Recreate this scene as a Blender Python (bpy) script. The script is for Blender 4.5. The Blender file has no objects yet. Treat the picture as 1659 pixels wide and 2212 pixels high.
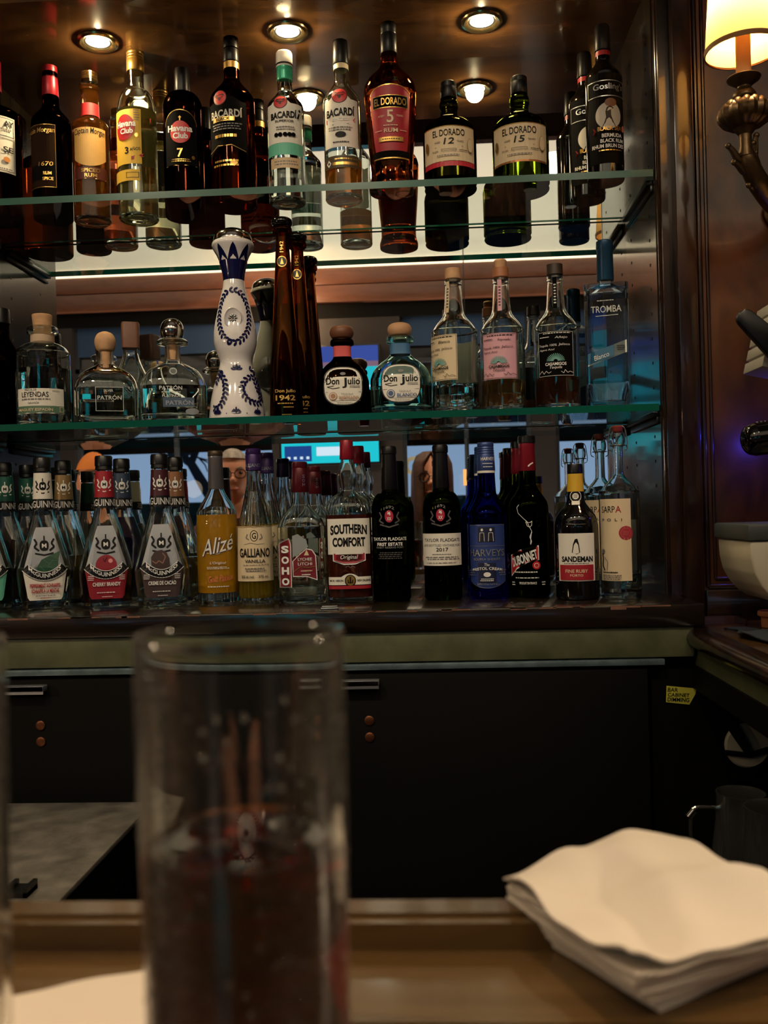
import bpy, bmesh, math, random
from mathutils import Vector, Matrix
from mathutils.geometry import tessellate_polygon
random.seed(7)
S = bpy.context.scene
COL = S.collection
PI = math.pi
# ------------------------------------------------------------ camera, world, exposure
FPX, CX, CY = 1960.0, 829.5, 1106.0
YAW, ROLL = math.atan(100 / 1960.0), 0.0265
cy_, sy_, cr_, sr_ = math.cos(YAW), math.sin(YAW), math.cos(ROLL), math.sin(ROLL)
RC = Vector((cr_ * cy_, cr_ * sy_, -sr_))
UC = Vector((sr_ * cy_, sr_ * sy_, cr_))
FC = Vector((-sy_, cy_, 0))
cam_d = bpy.data.cameras.new('camera')
cam = bpy.data.objects.new('camera', cam_d)
COL.objects.link(cam)
cam.matrix_world = Matrix(((RC.x, UC.x, -FC.x, 0), (RC.y, UC.y, -FC.y, 0), (RC.z, UC.z, -FC.z, 0), (0, 0, 0, 1)))
cam_d.sensor_fit = 'HORIZONTAL'
cam_d.sensor_width = 36.0
cam_d.lens = FPX / 1659.0 * 36.0
cam_d.clip_start = 0.02
cam_d.dof.use_dof = True
cam_d.dof.focus_distance = 1.68
cam_d.dof.aperture_fstop = 10.0
S.camera = cam
S.view_settings.view_transform = 'Standard'
S.view_settings.look = 'None'
S.view_settings.gamma = 1.0
S.view_settings.use_curve_mapping = False
S.view_settings.exposure = 0.0
cyc = S.cycles
cyc.max_bounces = 14
cyc.transmission_bounces = 14
cyc.glossy_bounces = 6
cyc.diffuse_bounces = 3
cyc.transparent_max_bounces = 24
cyc.caustics_refractive = True
cyc.caustics_reflective = False
cyc.blur_glossy = 0.5
cyc.sample_clamp_indirect = 4.0
cyc.sample_clamp_direct = 0.0
cyc.use_denoising = True
w = bpy.data.worlds.new('dusk_sky')
S.world = w
w.use_nodes = True
wn = w.node_tree
bg = wn.nodes['Background']
tc = wn.nodes.new('ShaderNodeTexCoord')
sep = wn.nodes.new('ShaderNodeSeparateXYZ')
ramp = wn.nodes.new('ShaderNodeValToRGB')
wn.links.new(tc.outputs['Generated'], sep.inputs[0])
wn.links.new(sep.outputs['Z'], ramp.inputs[0])
ramp.color_ramp.elements[0].position = 0.0
ramp.color_ramp.elements[0].color = (.42, .58, .84, 1)
ramp.color_ramp.elements[1].position = 0.5
ramp.color_ramp.elements[1].color = (.05, .10, .20, 1)
e_ = ramp.color_ramp.elements.new(.09)
e_.color = (.36, .52, .80, 1)
e_ = ramp.color_ramp.elements.new(.16)
e_.color = (.10, .17, .30, 1)
wn.links.new(ramp.outputs[0], bg.inputs['Color'])
bg.inputs['Strength'].default_value = 0.75


def lin(c):
    return tuple((v / 12.92 if v <= .04045 else ((v + .055) / 1.055) ** 2.4) for v in [k / 255.0 for k in c])


def light(name, kind, loc, energy, color, target=None, size=.05, angle=90, blend=.5):
    d = bpy.data.lights.new(name, kind)
    d.energy = energy
    d.color = color
    if kind == 'SPOT':
        d.spot_size = math.radians(angle)
        d.spot_blend = blend
        d.shadow_soft_size = size
    elif kind == 'POINT':
        d.shadow_soft_size = size
    elif kind == 'AREA':
        d.size = size
    o = bpy.data.objects.new(name, d)
    COL.objects.link(o)
    o.location = loc
    if target is not None:
        o.rotation_euler = (Vector(target) - Vector(loc)).to_track_quat('-Z', 'Y').to_euler()
    return o


WARM = (1.0, .79, .43)
# lamps recessed in the white canopy over the bar: they light the back bar, the bar top and the guests
light('canopy_lamp', 'SPOT', (-1.05, .05, 1.40), 32, (1, .83, .58), (-.62, 1.7, .12), .05, 58, .8)
light('canopy_lamp', 'SPOT', (-.25, .05, 1.40), 32, (1, .83, .58), (-.25, 1.7, .12), .05, 58, .8)
light('canopy_lamp', 'SPOT', (.55, .05, 1.40), 18, (1, .83, .58), (.12, 1.7, .12), .05, 40, .8)
light('canopy_lamp', 'SPOT', (.42, .72, 1.10), 1.5, (1, .74, .48), (.13, .44, -.2), .03, 40, .6)
light('canopy_lamp', 'SPOT', (-.50, .15, 1.40), 6, (1, .74, .48), (-.25, .40, -.25), .04, 60, .6)
light('canopy_lamp', 'SPOT', (-.9, .02, 1.40), 34, (1, .70, .45), (-.9, -.5, 0), .1, 110, .6)
light('canopy_lamp', 'SPOT', (.25, .12, 1.40), 48, (1, .70, .45), (.05, -.4, 0), .1, 80, .6)
# the three lamps in the cabinet ceiling
for lx in (-.625, -.251, .123):
    light('cabinet_lamp', 'SPOT', (lx, 1.745, .925), 5.0, WARM, (lx, 1.745, 0), .02, 150, .8)
    light('cabinet_lamp', 'POINT', (lx, 1.745, .918), 1.3, WARM, None, .004)
# added lights out of frame, brightening the glass edges and the napkins
light('side_fill', 'POINT', (-1.85, .30, .22), 7.5, (1, .74, .48), None, .07)
light('side_fill', 'SPOT', (.95, .60, .11), 12, (1, .76, .50), (.12, .45, -.21), .05, 32, .8)
# added fill lights low behind the guests, to brighten the white canopy
for lx in (-1.9, -.7, .5, 1.6):
    light('canopy_fill', 'SPOT', (lx, -1.2, -1.2), 150, (1, .88, .72), (lx, -.9, 1.4), .08, 105, .6)
# bulb of the wall sconce
light('sconce_bulb', 'POINT', (.498, 1.42, .775), 12.0, (1, .62, .27), None, .016)
# small blue indicator lamp of the coffee machine
light('indicator_lamp', 'POINT', (.585, 1.515, .105), .16, (.06, .05, 1), None, .006)


# ------------------------------------------------------------ geometry helpers
def px2x(px, Y, Z):
    u = (px - CX) / FPX
    return (u * Y * cy_ - Y * cr_ * sy_ + Z * sr_) / (cr_ * cy_ + u * sy_)


def at(px, py, Y):
    "the point at depth Y on the sight line through pixel px, py"
    d = FC + RC * ((px - CX) / FPX) - UC * ((py - CY) / FPX)
    return d * (Y / d.y)


MIRROR_Y = 1.885


def seen_in_mirror(px, py, D):
    p = at(px, py, D)
    return Vector((p.x, 2 * MIRROR_Y - p.y, p.z))


def setp(o, label=None, cat=None, group=None, kind=None):
    if label: o['label'] = label
    if cat: o['category'] = cat
    if group: o['group'] = group
    if kind: o['kind'] = kind
    return o


def empty(name, loc=(0, 0, 0), rz=0.0, label=None, cat=None, group=None):
    o = bpy.data.objects.new(name, None)
    COL.objects.link(o)
    o.location = loc
    o.rotation_euler = (0, 0, rz)
    o.empty_display_size = .02
    return setp(o, label, cat, group)


def link(name, me, mats=None, parent=None, loc=None, rot=None):
    if mats:
        for m_ in (mats if isinstance(mats, (list, tuple)) else [mats]):
            me.materials.append(m_)
    o = bpy.data.objects.new(name, me)
    COL.objects.link(o)
    if parent: o.parent = parent
    if loc is not None: o.location = loc
    if rot is not None: o.rotation_euler = rot
    return o


class MB:
    "collects shapes into one mesh"

    def __init__(self):
        self.v, self.f, self.m = [], [], []

    def add(self, vs, fs, mi=0, M=None):
        b = len(self.v)
        for p in vs:
            p = Vector(p)
            self.v.append(tuple(M @ p if M is not None else p))
        for f in fs:
            self.f.append(tuple(b + i for i in f))
            self.m.append(mi)
        return self

    def box(self, x0, x1, y0, y1, z0, z1, mi=0, M=None):
        vs = [(x, y, z) for z in (z0, z1) for y in (y0, y1) for x in (x0, x1)]
        fs = [(0, 2, 3, 1), (4, 5, 7, 6), (0, 1, 5, 4), (2, 6, 7, 3), (0, 4, 6, 2), (1, 3, 7, 5)]
        return self.add(vs, fs, mi, M)

    def lathe(self, prof, n=32, mi=0, M=None, sec=None, close=True):
        "prof: (z, r) pairs bottom to top; sec: unit cross-section"
        ring = sec or [(math.cos(2 * PI * i / n - PI / 2), math.sin(2 * PI * i / n - PI / 2)) for i in range(n)]
        n = len(ring)
        vs, fs = [], []
        rows = []
        for z, r in prof:
            if r < 1e-6:
                rows.append([len(vs)])
                vs.append((0, 0, z))
            else:
                rows.append(list(range(len(vs), len(vs) + n)))
                vs += [(a * r, b_ * r, z) for a, b_ in ring]
        for A, B in zip(rows, rows[1:]):
            if len(A) == 1 and len(B) == 1: continue
            for i in range(n):
                j = (i + 1) % n
                if len(A) == 1: fs.append((A[0], B[j], B[i]))
                elif len(B) == 1: fs.append((A[i], A[j], B[0]))
                else: fs.append((A[i], A[j], B[j], B[i]))
        if close:
            if len(rows[0]) > 1: fs.append(tuple(reversed(rows[0])))
            if len(rows[-1]) > 1: fs.append(tuple(rows[-1]))
        return self.add(vs, fs, mi, M)

    def tube(self, pts, r, n=10, mi=0, M=None):
        pts = [Vector(p) for p in pts]
        rs = r if isinstance(r, (list, tuple)) else [r] * len(pts)
        vs, fs = [], []
        up = None
        for i, p in enumerate(pts):
            d = (pts[min(i + 1, len(pts) - 1)] - pts[max(i - 1, 0)]).normalized()
            if up is None:
                up = Vector((0, 0, 1)) if abs(d.z) < .9 else Vector((1, 0, 0))
            a = d.cross(up).normalized()
            up = a.cross(d).normalized()
            for k in range(n):
                t = 2 * PI * k / n
                vs.append(p + a * (rs[i] * math.cos(t)) + up * (rs[i] * math.sin(t)))
        for i in range(len(pts) - 1):
            for k in range(n):
                j = (k + 1) % n
                fs.append((i * n + k, i * n + j, (i + 1) * n + j, (i + 1) * n + k))
        fs.append(tuple(reversed(range(n))))
        fs.append(tuple(range((len(pts) - 1) * n, len(pts) * n)))
        return self.add(vs, fs, mi, M)

    def ball(self, c, r, n=16, mi=0, sc=(1, 1, 1), M=None):
        pr = [(-math.cos(PI * i / (n // 2)), math.sin(PI * i / (n // 2))) for i in range(n // 2 + 1)]
        pr[0] = (-1, 0); pr[-1] = (1, 0)
        T = Matrix.Translation(c) @ Matrix.Diagonal((r * sc[0], r * sc[1], r * sc[2], 1))
        return self.lathe(pr, n, mi, (M @ T) if M is not None else T)

    def poly(self, pts, y, mi=0, depth=0, M=None):
        "flat polygon in the x-z plane facing -Y, optionally thick"
        t = tessellate_polygon([[Vector((a, b_, 0)) for a, b_ in pts]])
        return self.add([(a, y, b_) for a, b_ in pts], t, mi, M)

    def build(self, name, mats, parent=None, loc=None, rot=None, smooth=35, bevel=0, weld=False):
        me = bpy.data.meshes.new(name)
        me.from_pydata(self.v, [], self.f)
        for p, k in zip(me.polygons, self.m):
            p.material_index = k
        bm = bmesh.new()
        bm.from_mesh(me)
        if weld: bmesh.ops.remove_doubles(bm, verts=bm.verts, dist=1e-6)
        if bevel:
            bmesh.ops.bevel(bm, geom=bm.edges[:], offset=bevel, segments=2, affect='EDGES', profile=.5)
        bmesh.ops.recalc_face_normals(bm, faces=bm.faces)
        bm.to_mesh(me)
        bm.free()
        if smooth:
            me.polygons.foreach_set('use_smooth', [True] * len(me.polygons))
            me.set_sharp_from_angle(angle=math.radians(smooth))
        return link(name, me, mats, parent, loc, rot)


def spline(pts, k=5):
    "Catmull-Rom through the points; a repeated point makes a corner"
    out = []
    n = len(pts)
    for i in range(n - 1):
        p1, p2 = pts[i], pts[i + 1]
        if p1 == p2: continue
        p0 = pts[i - 1] if i > 0 else p1
        p3 = pts[i + 2] if i + 2 < n else p2
        for j in range(k):
            t = j / k
            q = []
            for a in range(len(p1)):
                m1 = (p2[a] - p0[a]) / 2
                m2 = (p3[a] - p1[a]) / 2
                if p0 == p1: m1 = (p2[a] - p1[a])
                if p2 == p3: m2 = (p2[a] - p1[a])
                q.append((2 * t ** 3 - 3 * t * t + 1) * p1[a] + (t ** 3 - 2 * t * t + t) * m1 + (-2 * t ** 3 + 3 * t * t) * p2[a] + (t ** 3 - t * t) * m2)
            out.append(tuple(q))
    out.append(tuple(pts[-1]))
    return out


def supp(prof, d=.0012):
    "extra rings close to both ends of long straight runs, so that the shading stays true"
    out = [prof[0]]
    for (z0, r0), (z1, r1) in zip(prof, prof[1:]):
        L = math.hypot(z1 - z0, r1 - r0)
        if L > 4 * d:
            t = d / L
            out.append((z0 + (z1 - z0) * t, r0 + (r1 - r0) * t))
            out.append((z1 - (z1 - z0) * t, r1 - (r1 - r0) * t))
        out.append((z1, r1))
    return out


# ------------------------------------------------------------ materials
MATS = {}


def mat(name, col=(128, 128, 128), rough=.5, metal=0.0, coat=0.0, emit=None, estr=0.0, spec=.5, bump=0.0, bscale=60.0, trans=0.0, noise=0.0, nscale=8.0, alpha=1.0, sheen=0):
    if name in MATS: return MATS[name]
    m = bpy.data.materials.new(name)
    m.use_nodes = True
    nt = m.node_tree
    p = nt.nodes['Principled BSDF']
    c = lin(col)
    p.inputs['Base Color'].default_value = (*c, 1)
    p.inputs['Roughness'].default_value = rough
    p.inputs['Metallic'].default_value = metal
    p.inputs['Coat Weight'].default_value = coat
    p.inputs['Coat Roughness'].default_value = .08
    p.inputs['Specular IOR Level'].default_value = spec
    p.inputs['Transmission Weight'].default_value = trans
    if emit:
        p.inputs['Emission Color'].default_value = (*lin(emit), 1)
        p.inputs['Emission Strength'].default_value = estr
    if noise or bump:
        t = nt.nodes.new('ShaderNodeTexCoord')
        n = nt.nodes.new('ShaderNodeTexNoise')
        n.inputs['Scale'].default_value = nscale
        n.inputs['Detail'].default_value = 6
        nt.links.new(t.outputs['Object'], n.inputs['Vector'])
        if noise:
            r = nt.nodes.new('ShaderNodeValToRGB')
            r.color_ramp.elements[0].position = .3
            r.color_ramp.elements[1].position = .7
            r.color_ramp.elements[0].color = (*[max(0, v * (1 - noise)) for v in c], 1)
            r.color_ramp.elements[1].color = (*[min(1, v * (1 + noise)) for v in c], 1)
            nt.links.new(n.outputs['Fac'], r.inputs[0])
            nt.links.new(r.outputs[0], p.inputs['Base Color'])
        if bump:
            n2 = nt.nodes.new('ShaderNodeTexNoise')
            n2.inputs['Scale'].default_value = bscale
            n2.inputs['Detail'].default_value = 4
            nt.links.new(t.outputs['Object'], n2.inputs['Vector'])
            b = nt.nodes.new('ShaderNodeBump')
            b.inputs['Strength'].default_value = bump
            b.inputs['Distance'].default_value = .002
            nt.links.new(n2.outputs['Fac'], b.inputs['Height'])
            nt.links.new(b.outputs[0], p.inputs['Normal'])
    MATS[name] = m
    return m


def wood(name, dark, light_, rough=.25, coat=.5, sc=(3, 3, 22), axis='z'):
    if name in MATS: return MATS[name]
    m = mat(name, dark, rough, coat=coat)
    nt = m.node_tree
    p = nt.nodes['Principled BSDF']
    t = nt.nodes.new('ShaderNodeTexCoord')
    mp = nt.nodes.new('ShaderNodeMapping')
    mp.inputs['Scale'].default_value = sc
    n = nt.nodes.new('ShaderNodeTexNoise')
    n.inputs['Scale'].default_value = 3
    n.inputs['Detail'].default_value = 8
    n.inputs['Distortion'].default_value = 1.2
    r = nt.nodes.new('ShaderNodeValToRGB')
    r.color_ramp.elements[0].position = .32
    r.color_ramp.elements[1].position = .72
    r.color_ramp.elements[0].color = (*lin(dark), 1)
    r.color_ramp.elements[1].color = (*lin(light_), 1)
    nt.links.new(t.outputs['Object'], mp.inputs[0])
    nt.links.new(mp.outputs[0], n.inputs['Vector'])
    nt.links.new(n.outputs['Fac'], r.inputs[0])
    nt.links.new(r.outputs[0], p.inputs['Base Color'])
    b = nt.nodes.new('ShaderNodeBump')
    b.inputs['Strength'].default_value = .08
    b.inputs['Distance'].default_value = .002
    nt.links.new(n.outputs['Fac'], b.inputs['Height'])
    nt.links.new(b.outputs[0], p.inputs['Normal'])
    return m


def glass(name, col=(255, 255, 255), rough=0.0, ior=1.47, linear=None):
    if name in MATS: return MATS[name]
    m = bpy.data.materials.new(name)
    m.use_nodes = True
    nt = m.node_tree
    nt.nodes.remove(nt.nodes['Principled BSDF'])
    g = nt.nodes.new('ShaderNodeBsdfGlass')
    g.inputs['Color'].default_value = (*(linear or lin(col)), 1)
    g.inputs['Roughness'].default_value = rough
    g.inputs['IOR'].default_value = ior
    nt.links.new(g.outputs[0], nt.nodes['Material Output'].inputs[0])
    MATS[name] = m
    return m


def pane(name, tint, ior=1.5, rough=0.0):
    "flat sheet glass: lets light straight through and mirrors by Fresnel"
    if name in MATS: return MATS[name]
    m = bpy.data.materials.new(name)
    m.use_nodes = True
    nt = m.node_tree
    nt.nodes.remove(nt.nodes['Principled BSDF'])
    t = nt.nodes.new('ShaderNodeBsdfTransparent')
    t.inputs['Color'].default_value = (*tint, 1)
    g = nt.nodes.new('ShaderNodeBsdfGlossy')
    g.inputs['Roughness'].default_value = rough
    f = nt.nodes.new('ShaderNodeFresnel')
    f.inputs['IOR'].default_value = ior
    x = nt.nodes.new('ShaderNodeMixShader')
    gm = nt.nodes.new('ShaderNodeNewGeometry')
    fr = nt.nodes.new('ShaderNodeMath')
    fr.operation = 'SUBTRACT'
    fr.inputs[0].default_value = 1
    mu = nt.nodes.new('ShaderNodeMath')
    mu.operation = 'MULTIPLY'
    nt.links.new(gm.outputs['Backfacing'], fr.inputs[1])
    nt.links.new(f.outputs[0], mu.inputs[0])
    nt.links.new(fr.outputs[0], mu.inputs[1])
    nt.links.new(mu.outputs[0], x.inputs[0])
    nt.links.new(t.outputs[0], x.inputs[1])
    nt.links.new(g.outputs[0], x.inputs[2])
    nt.links.new(x.outputs[0], nt.nodes['Material Output'].inputs[0])
    MATS[name] = m
    return m


def tinted(name, col, amount=.5, ior=1.36, glow=.14):
    "a coloured drink: clear liquid with absorption in its volume"
    if name in MATS: return MATS[name]
    m = glass(name, (255, 255, 255), 0, ior)
    nt = m.node_tree
    v = nt.nodes.new('ShaderNodeVolumeAbsorption')
    v.inputs['Color'].default_value = (*lin(col), 1)
    v.inputs['Density'].default_value = amount
    nt.links.new(v.outputs[0], nt.nodes['Material Output'].inputs['Volume'])
    if glow:  # diffuse share stands in for light glowing through the clear drink
        d = nt.nodes.new('ShaderNodeBsdfTranslucent')
        d2 = nt.nodes.new('ShaderNodeBsdfDiffuse')
        for q in (d, d2): q.inputs['Color'].default_value = (*lin(col), 1)
        x1, x2 = nt.nodes.new('ShaderNodeMixShader'), nt.nodes.new('ShaderNodeMixShader')
        x1.inputs[0].default_value = .5
        x2.inputs[0].default_value = glow
        nt.links.new(d.outputs[0], x1.inputs[1])
        nt.links.new(d2.outputs[0], x1.inputs[2])
        nt.links.new([n for n in nt.nodes if n.type == 'BSDF_GLASS'][0].outputs[0], x2.inputs[1])
        nt.links.new(x1.outputs[0], x2.inputs[2])
        nt.links.new(x2.outputs[0], nt.nodes['Material Output'].inputs[0])
    return m


def translucent(name, col, amt=.5):
    if name in MATS: return MATS[name]
    m = bpy.data.materials.new(name)
    m.use_nodes = True
    nt = m.node_tree
    nt.nodes.remove(nt.nodes['Principled BSDF'])
    a = nt.nodes.new('ShaderNodeBsdfDiffuse')
    b = nt.nodes.new('ShaderNodeBsdfTranslucent')
    for k in (a, b): k.inputs['Color'].default_value = (*lin(col), 1)
    x = nt.nodes.new('ShaderNodeMixShader')
    x.inputs[0].default_value = amt
    nt.links.new(a.outputs[0], x.inputs[1])
    nt.links.new(b.outputs[0], x.inputs[2])
    nt.links.new(x.outputs[0], nt.nodes['Material Output'].inputs[0])
    MATS[name] = m
    return m


def emis(name, col=(255, 255, 255), strength=1.0):
    if name in MATS: return MATS[name]
    m = bpy.data.materials.new(name)
    m.use_nodes = True
    nt = m.node_tree
    nt.nodes.remove(nt.nodes['Principled BSDF'])
    e = nt.nodes.new('ShaderNodeEmission')
    e.inputs['Color'].default_value = (*lin(col), 1)
    e.inputs['Strength'].default_value = strength
    nt.links.new(e.outputs[0], nt.nodes['Material Output'].inputs[0])
    MATS[name] = m
    return m


MAHOG = wood('mahogany', (20, 11, 7), (56, 33, 20), .22, .5, (9, 9, 1.6))
MAHOG_H = wood('mahogany_flat', (16, 12, 9), (40, 28, 20), .25, .5, (1.6, 9, 9))
PANEL = wood('mahogany_panel', (47, 24, 12), (82, 46, 22), .30, .4, (5, 5, 2.5))
INNER = wood('cabinet_wood', (40, 31, 23), (60, 48, 36), .2, .5, (14, 14, 1.2))
CEILW = wood('cabinet_ceiling_wood', (66, 42, 22), (106, 70, 38), .16, .6, (2, 6, 6))
BEAMW = wood('beam_wood', (88, 52, 36), (112, 68, 48), .35, .2, (1.5, 6, 6))
BARW = wood('bar_wood', (76, 56, 30), (104, 80, 46), .25, .5, (1.3, 9, 9))
BARDK = wood('bar_wood_dark', (40, 28, 16), (62, 44, 24), .25, .5, (1.3, 9, 9))
BLACK = mat('black_laminate', (9, 8, 7), .6, noise=.3, nscale=3, spec=.12)
BLACKP = mat('black_plastic', (14, 14, 15), .3)
BLACKG = mat('black_gloss', (8, 8, 9), .12)
CHROME = mat('chrome', (225, 225, 225), .1, 1.0)
STEEL = mat('steel', (170, 170, 168), .3, 1.0, bump=.15, bscale=25)
GREENST = mat('olive_stone', (92, 94, 68), .35, noise=.25, nscale=20, bump=.2, bscale=90)
WHITEP = mat('white_paper', (236, 230, 218), .7)
CREAM = mat('cream_paper', (226, 204, 168), .6)
BLKINK = mat('black_ink', (16, 14, 16), .5, spec=.2)
GREYINK = mat('grey_ink', (120, 116, 116), .5)
GOLD = mat('gold_print', (206, 164, 88), .32, .8)
SILVER = mat('silver_print', (190, 192, 196), .3, .85)
REDINK = mat('red_ink', (168, 26, 34), .45)
WHITEINK = mat('white_ink', (238, 236, 232), .5)
CLEAR = glass('clear_glass', (250, 253, 251))
LIQ = glass('clear_spirit', (252, 253, 252), 0, 1.36)
# ------------------------------------------------------------ bottle building
def round_sec(n=40):
    return [(math.cos(2 * PI * i / n - PI / 2), math.sin(2 * PI * i / n - PI / 2)) for i in range(n)]


def super_sec(p, dy=1.0, n=48):
    out = []
    for i in range(n):
        t = 2 * PI * i / n - PI / 2
        c, s_ = math.cos(t), math.sin(t)
        out.append((math.copysign(abs(c) ** (2 / p), c), dy * math.copysign(abs(s_) ** (2 / p), s_)))
    return out


def poly_sec(corners, k=4, rd=.12):
    "polygon cross-section, corners counter-clockwise from the front left"
    out = []
    n = len(corners)
    for i in range(n):
        a, b, c = Vector(corners[i - 1]), Vector(corners[i]), Vector(corners[(i + 1) % n])
        d1, d2 = (a - b).normalized() * rd, (c - b).normalized() * rd
        out += [tuple(b + d1), tuple(b + (d1 + d2) * .3), tuple(b + d2)]
    return out


TXT = {}


def text_mesh(s, bold=0.0, shear=0.0, space=1.0):
    key = (s, bold, shear, space)
    if key not in TXT:
        c = bpy.data.curves.new('t', 'FONT')
        c.body = s
        c.resolution_u = 3
        c.offset = bold
        c.shear = shear
        c.space_character = space
        o = bpy.data.objects.new('t', c)
        me = o.to_mesh()
        vs = [(v.co.x, v.co.y) for v in me.vertices]
        fs = [tuple(p.vertices) for p in me.polygons]
        o.to_mesh_clear()
        bpy.data.objects.remove(o)
        bpy.data.curves.remove(c)
        x0, x1 = min(v[0] for v in vs), max(v[0] for v in vs)
        y0, y1 = min(v[1] for v in vs), max(v[1] for v in vs)
        TXT[key] = ([((a - x0) / (x1 - x0) - .5, (b - y0) / max(1e-6, y1 - y0) - .5) for a, b in vs], fs)
    return TXT[key]


class Sheet:
    """a printed label: shapes and lettering drawn in label units (x across, z up) and wrapped on surf(x, z, lift)"""

    def __init__(self, surf, unit=1.0, dx=0.0):
        self.surf, self.u, self.dx = surf, unit, dx
        self.mb = MB()
        self.mats = []
        self.layer = 0

    def mi(self, m):
        if m not in self.mats: self.mats.append(m)
        return self.mats.index(m)

    def put(self, pts, fs, m, up=True):
        if up: self.layer += 1
        l = .00022 * self.layer + .0002
        self.mb.add([self.surf((x + self.dx), z, l) for x, z in pts], fs, self.mi(m))
        return self

    def cols(self, m, x0, x1, lo, hi, nx=14, nz=4):
        pts, fs = [], []
        for i in range(nx + 1):
            x = x0 + (x1 - x0) * i / nx
            a, b = lo(x), hi(x)
            for j in range(nz + 1):
                pts.append((x, a + (b - a) * j / nz))
        for i in range(nx):
            for j in range(nz):
                k = i * (nz + 1) + j
                fs.append((k, k + nz + 1, k + nz + 2, k + 1))
        return self.put(pts, fs, m)

    def rect(self, m, cx, cz, w_, h, slant=0.0, nx=14, nz=4):
        return self.cols(m, cx - w_ / 2, cx + w_ / 2, lambda x: cz - h / 2 + slant * (x - cx), lambda x: cz + h / 2 + slant * (x - cx), nx, nz)

    def frame(self, m, cx, cz, w_, h, t):
        for a in (cz + h / 2 - t / 2, cz - h / 2 + t / 2): self.rect(m, cx, a, w_, t, nz=1)
        for a in (cx + w_ / 2 - t / 2, cx - w_ / 2 + t / 2): self.rect(m, a, cz, t, h, nx=1, nz=3)
        return self

    def oval(self, m, cx, cz, w_, h, p=2.0):
        def e(x):
            q = max(0.0, 1 - abs((x - cx) / (w_ / 2)) ** p)
            return h / 2 * q ** (1 / p)
        pts, fs = [], []
        nx, nz = 18, 3
        for i in range(nx + 1):
            x = cx - w_ / 2 * math.cos(PI * i / nx)
            k = e(x)
            for j in range(nz + 1): pts.append((x, cz - k + 2 * k * j / nz))
        for i in range(nx):
            for j in range(nz):
                k = i * (nz + 1) + j
                fs.append((k, k + nz + 1, k + nz + 2, k + 1))
        return self.put(pts, fs, m)

    def arch(self, m, cx, z0, zs, z1, w_):
        return self.cols(m, cx - w_ / 2, cx + w_ / 2, lambda x: z0, lambda x: zs + (z1 - zs) * math.sqrt(max(0, 1 - ((x - cx) / (w_ / 2)) ** 2)), 18)

    def poly(self, m, pts, up=True):
        return self.put(pts, tessellate_polygon([[Vector((a, b, 0)) for a, b in pts]]), m, up)

    def line(self, m, pts, t, up=True):
        for (a, b), (c, d) in zip(pts, pts[1:]):
            L = math.hypot(c - a, d - b) or 1
            nx_, nz_ = -(d - b) / L * t / 2, (c - a) / L * t / 2
            self.put([(a - nx_, b - nz_), (c - nx_, d - nz_), (c + nx_, d + nz_), (a + nx_, b + nz_)], [(0, 1, 2, 3)], m, up)
            up = False
        return self

    def text(self, m, s, cx, cz, w_, h, bold=0.0, shear=0.0, space=1.0, rot=0.0, bow=0.0, slant=0.0, up=True):
        vs, fs = text_mesh(s, bold, shear, space)
        pts = []
        ca, sa = math.cos(rot), math.sin(rot)
        for a, b in vs:
            x, z = a * w_, b * h + bow * (1 - 4 * a * a) + slant * a * w_
            pts.append((cx + x * ca - z * sa, cz + x * sa + z * ca))
        return self.put(pts, fs, m, up)

    def fine(self, m, cx, cz, w_, h, n):
        "rows of print too small to read"
        self.layer += 1
        st = random.getstate()
        random.seed(int(cx * 7 + cz * 13 + n))
        for k in range(n):
            z = cz + h / 2 - h * (k + .5) / n
            x = cx - w_ / 2 * random.uniform(.75, 1)
            e = cx + w_ / 2 * random.uniform(.75, 1)
            t = h / n * .45
            while x < e:
                L = min(w_ * random.uniform(.04, .13), e - x)
                self.put([(x, z - t / 2), (x + L, z - t / 2), (x + L, z + t / 2), (x, z + t / 2)], [(0, 1, 2, 3)], m, False)
                x += L + w_ * .025
        random.setstate(st)
        return self

    def build(self, name, parent):
        return self.mb.build(name, self.mats, parent, smooth=0)


def prof_r(prof, z):
    for (z0, r0), (z1, r1) in zip(prof, prof[1:]):
        if z0 <= z <= z1 and z1 > z0:
            return r0 + (r1 - r0) * (z - z0) / (z1 - z0)
    return prof[-1][1]


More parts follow.
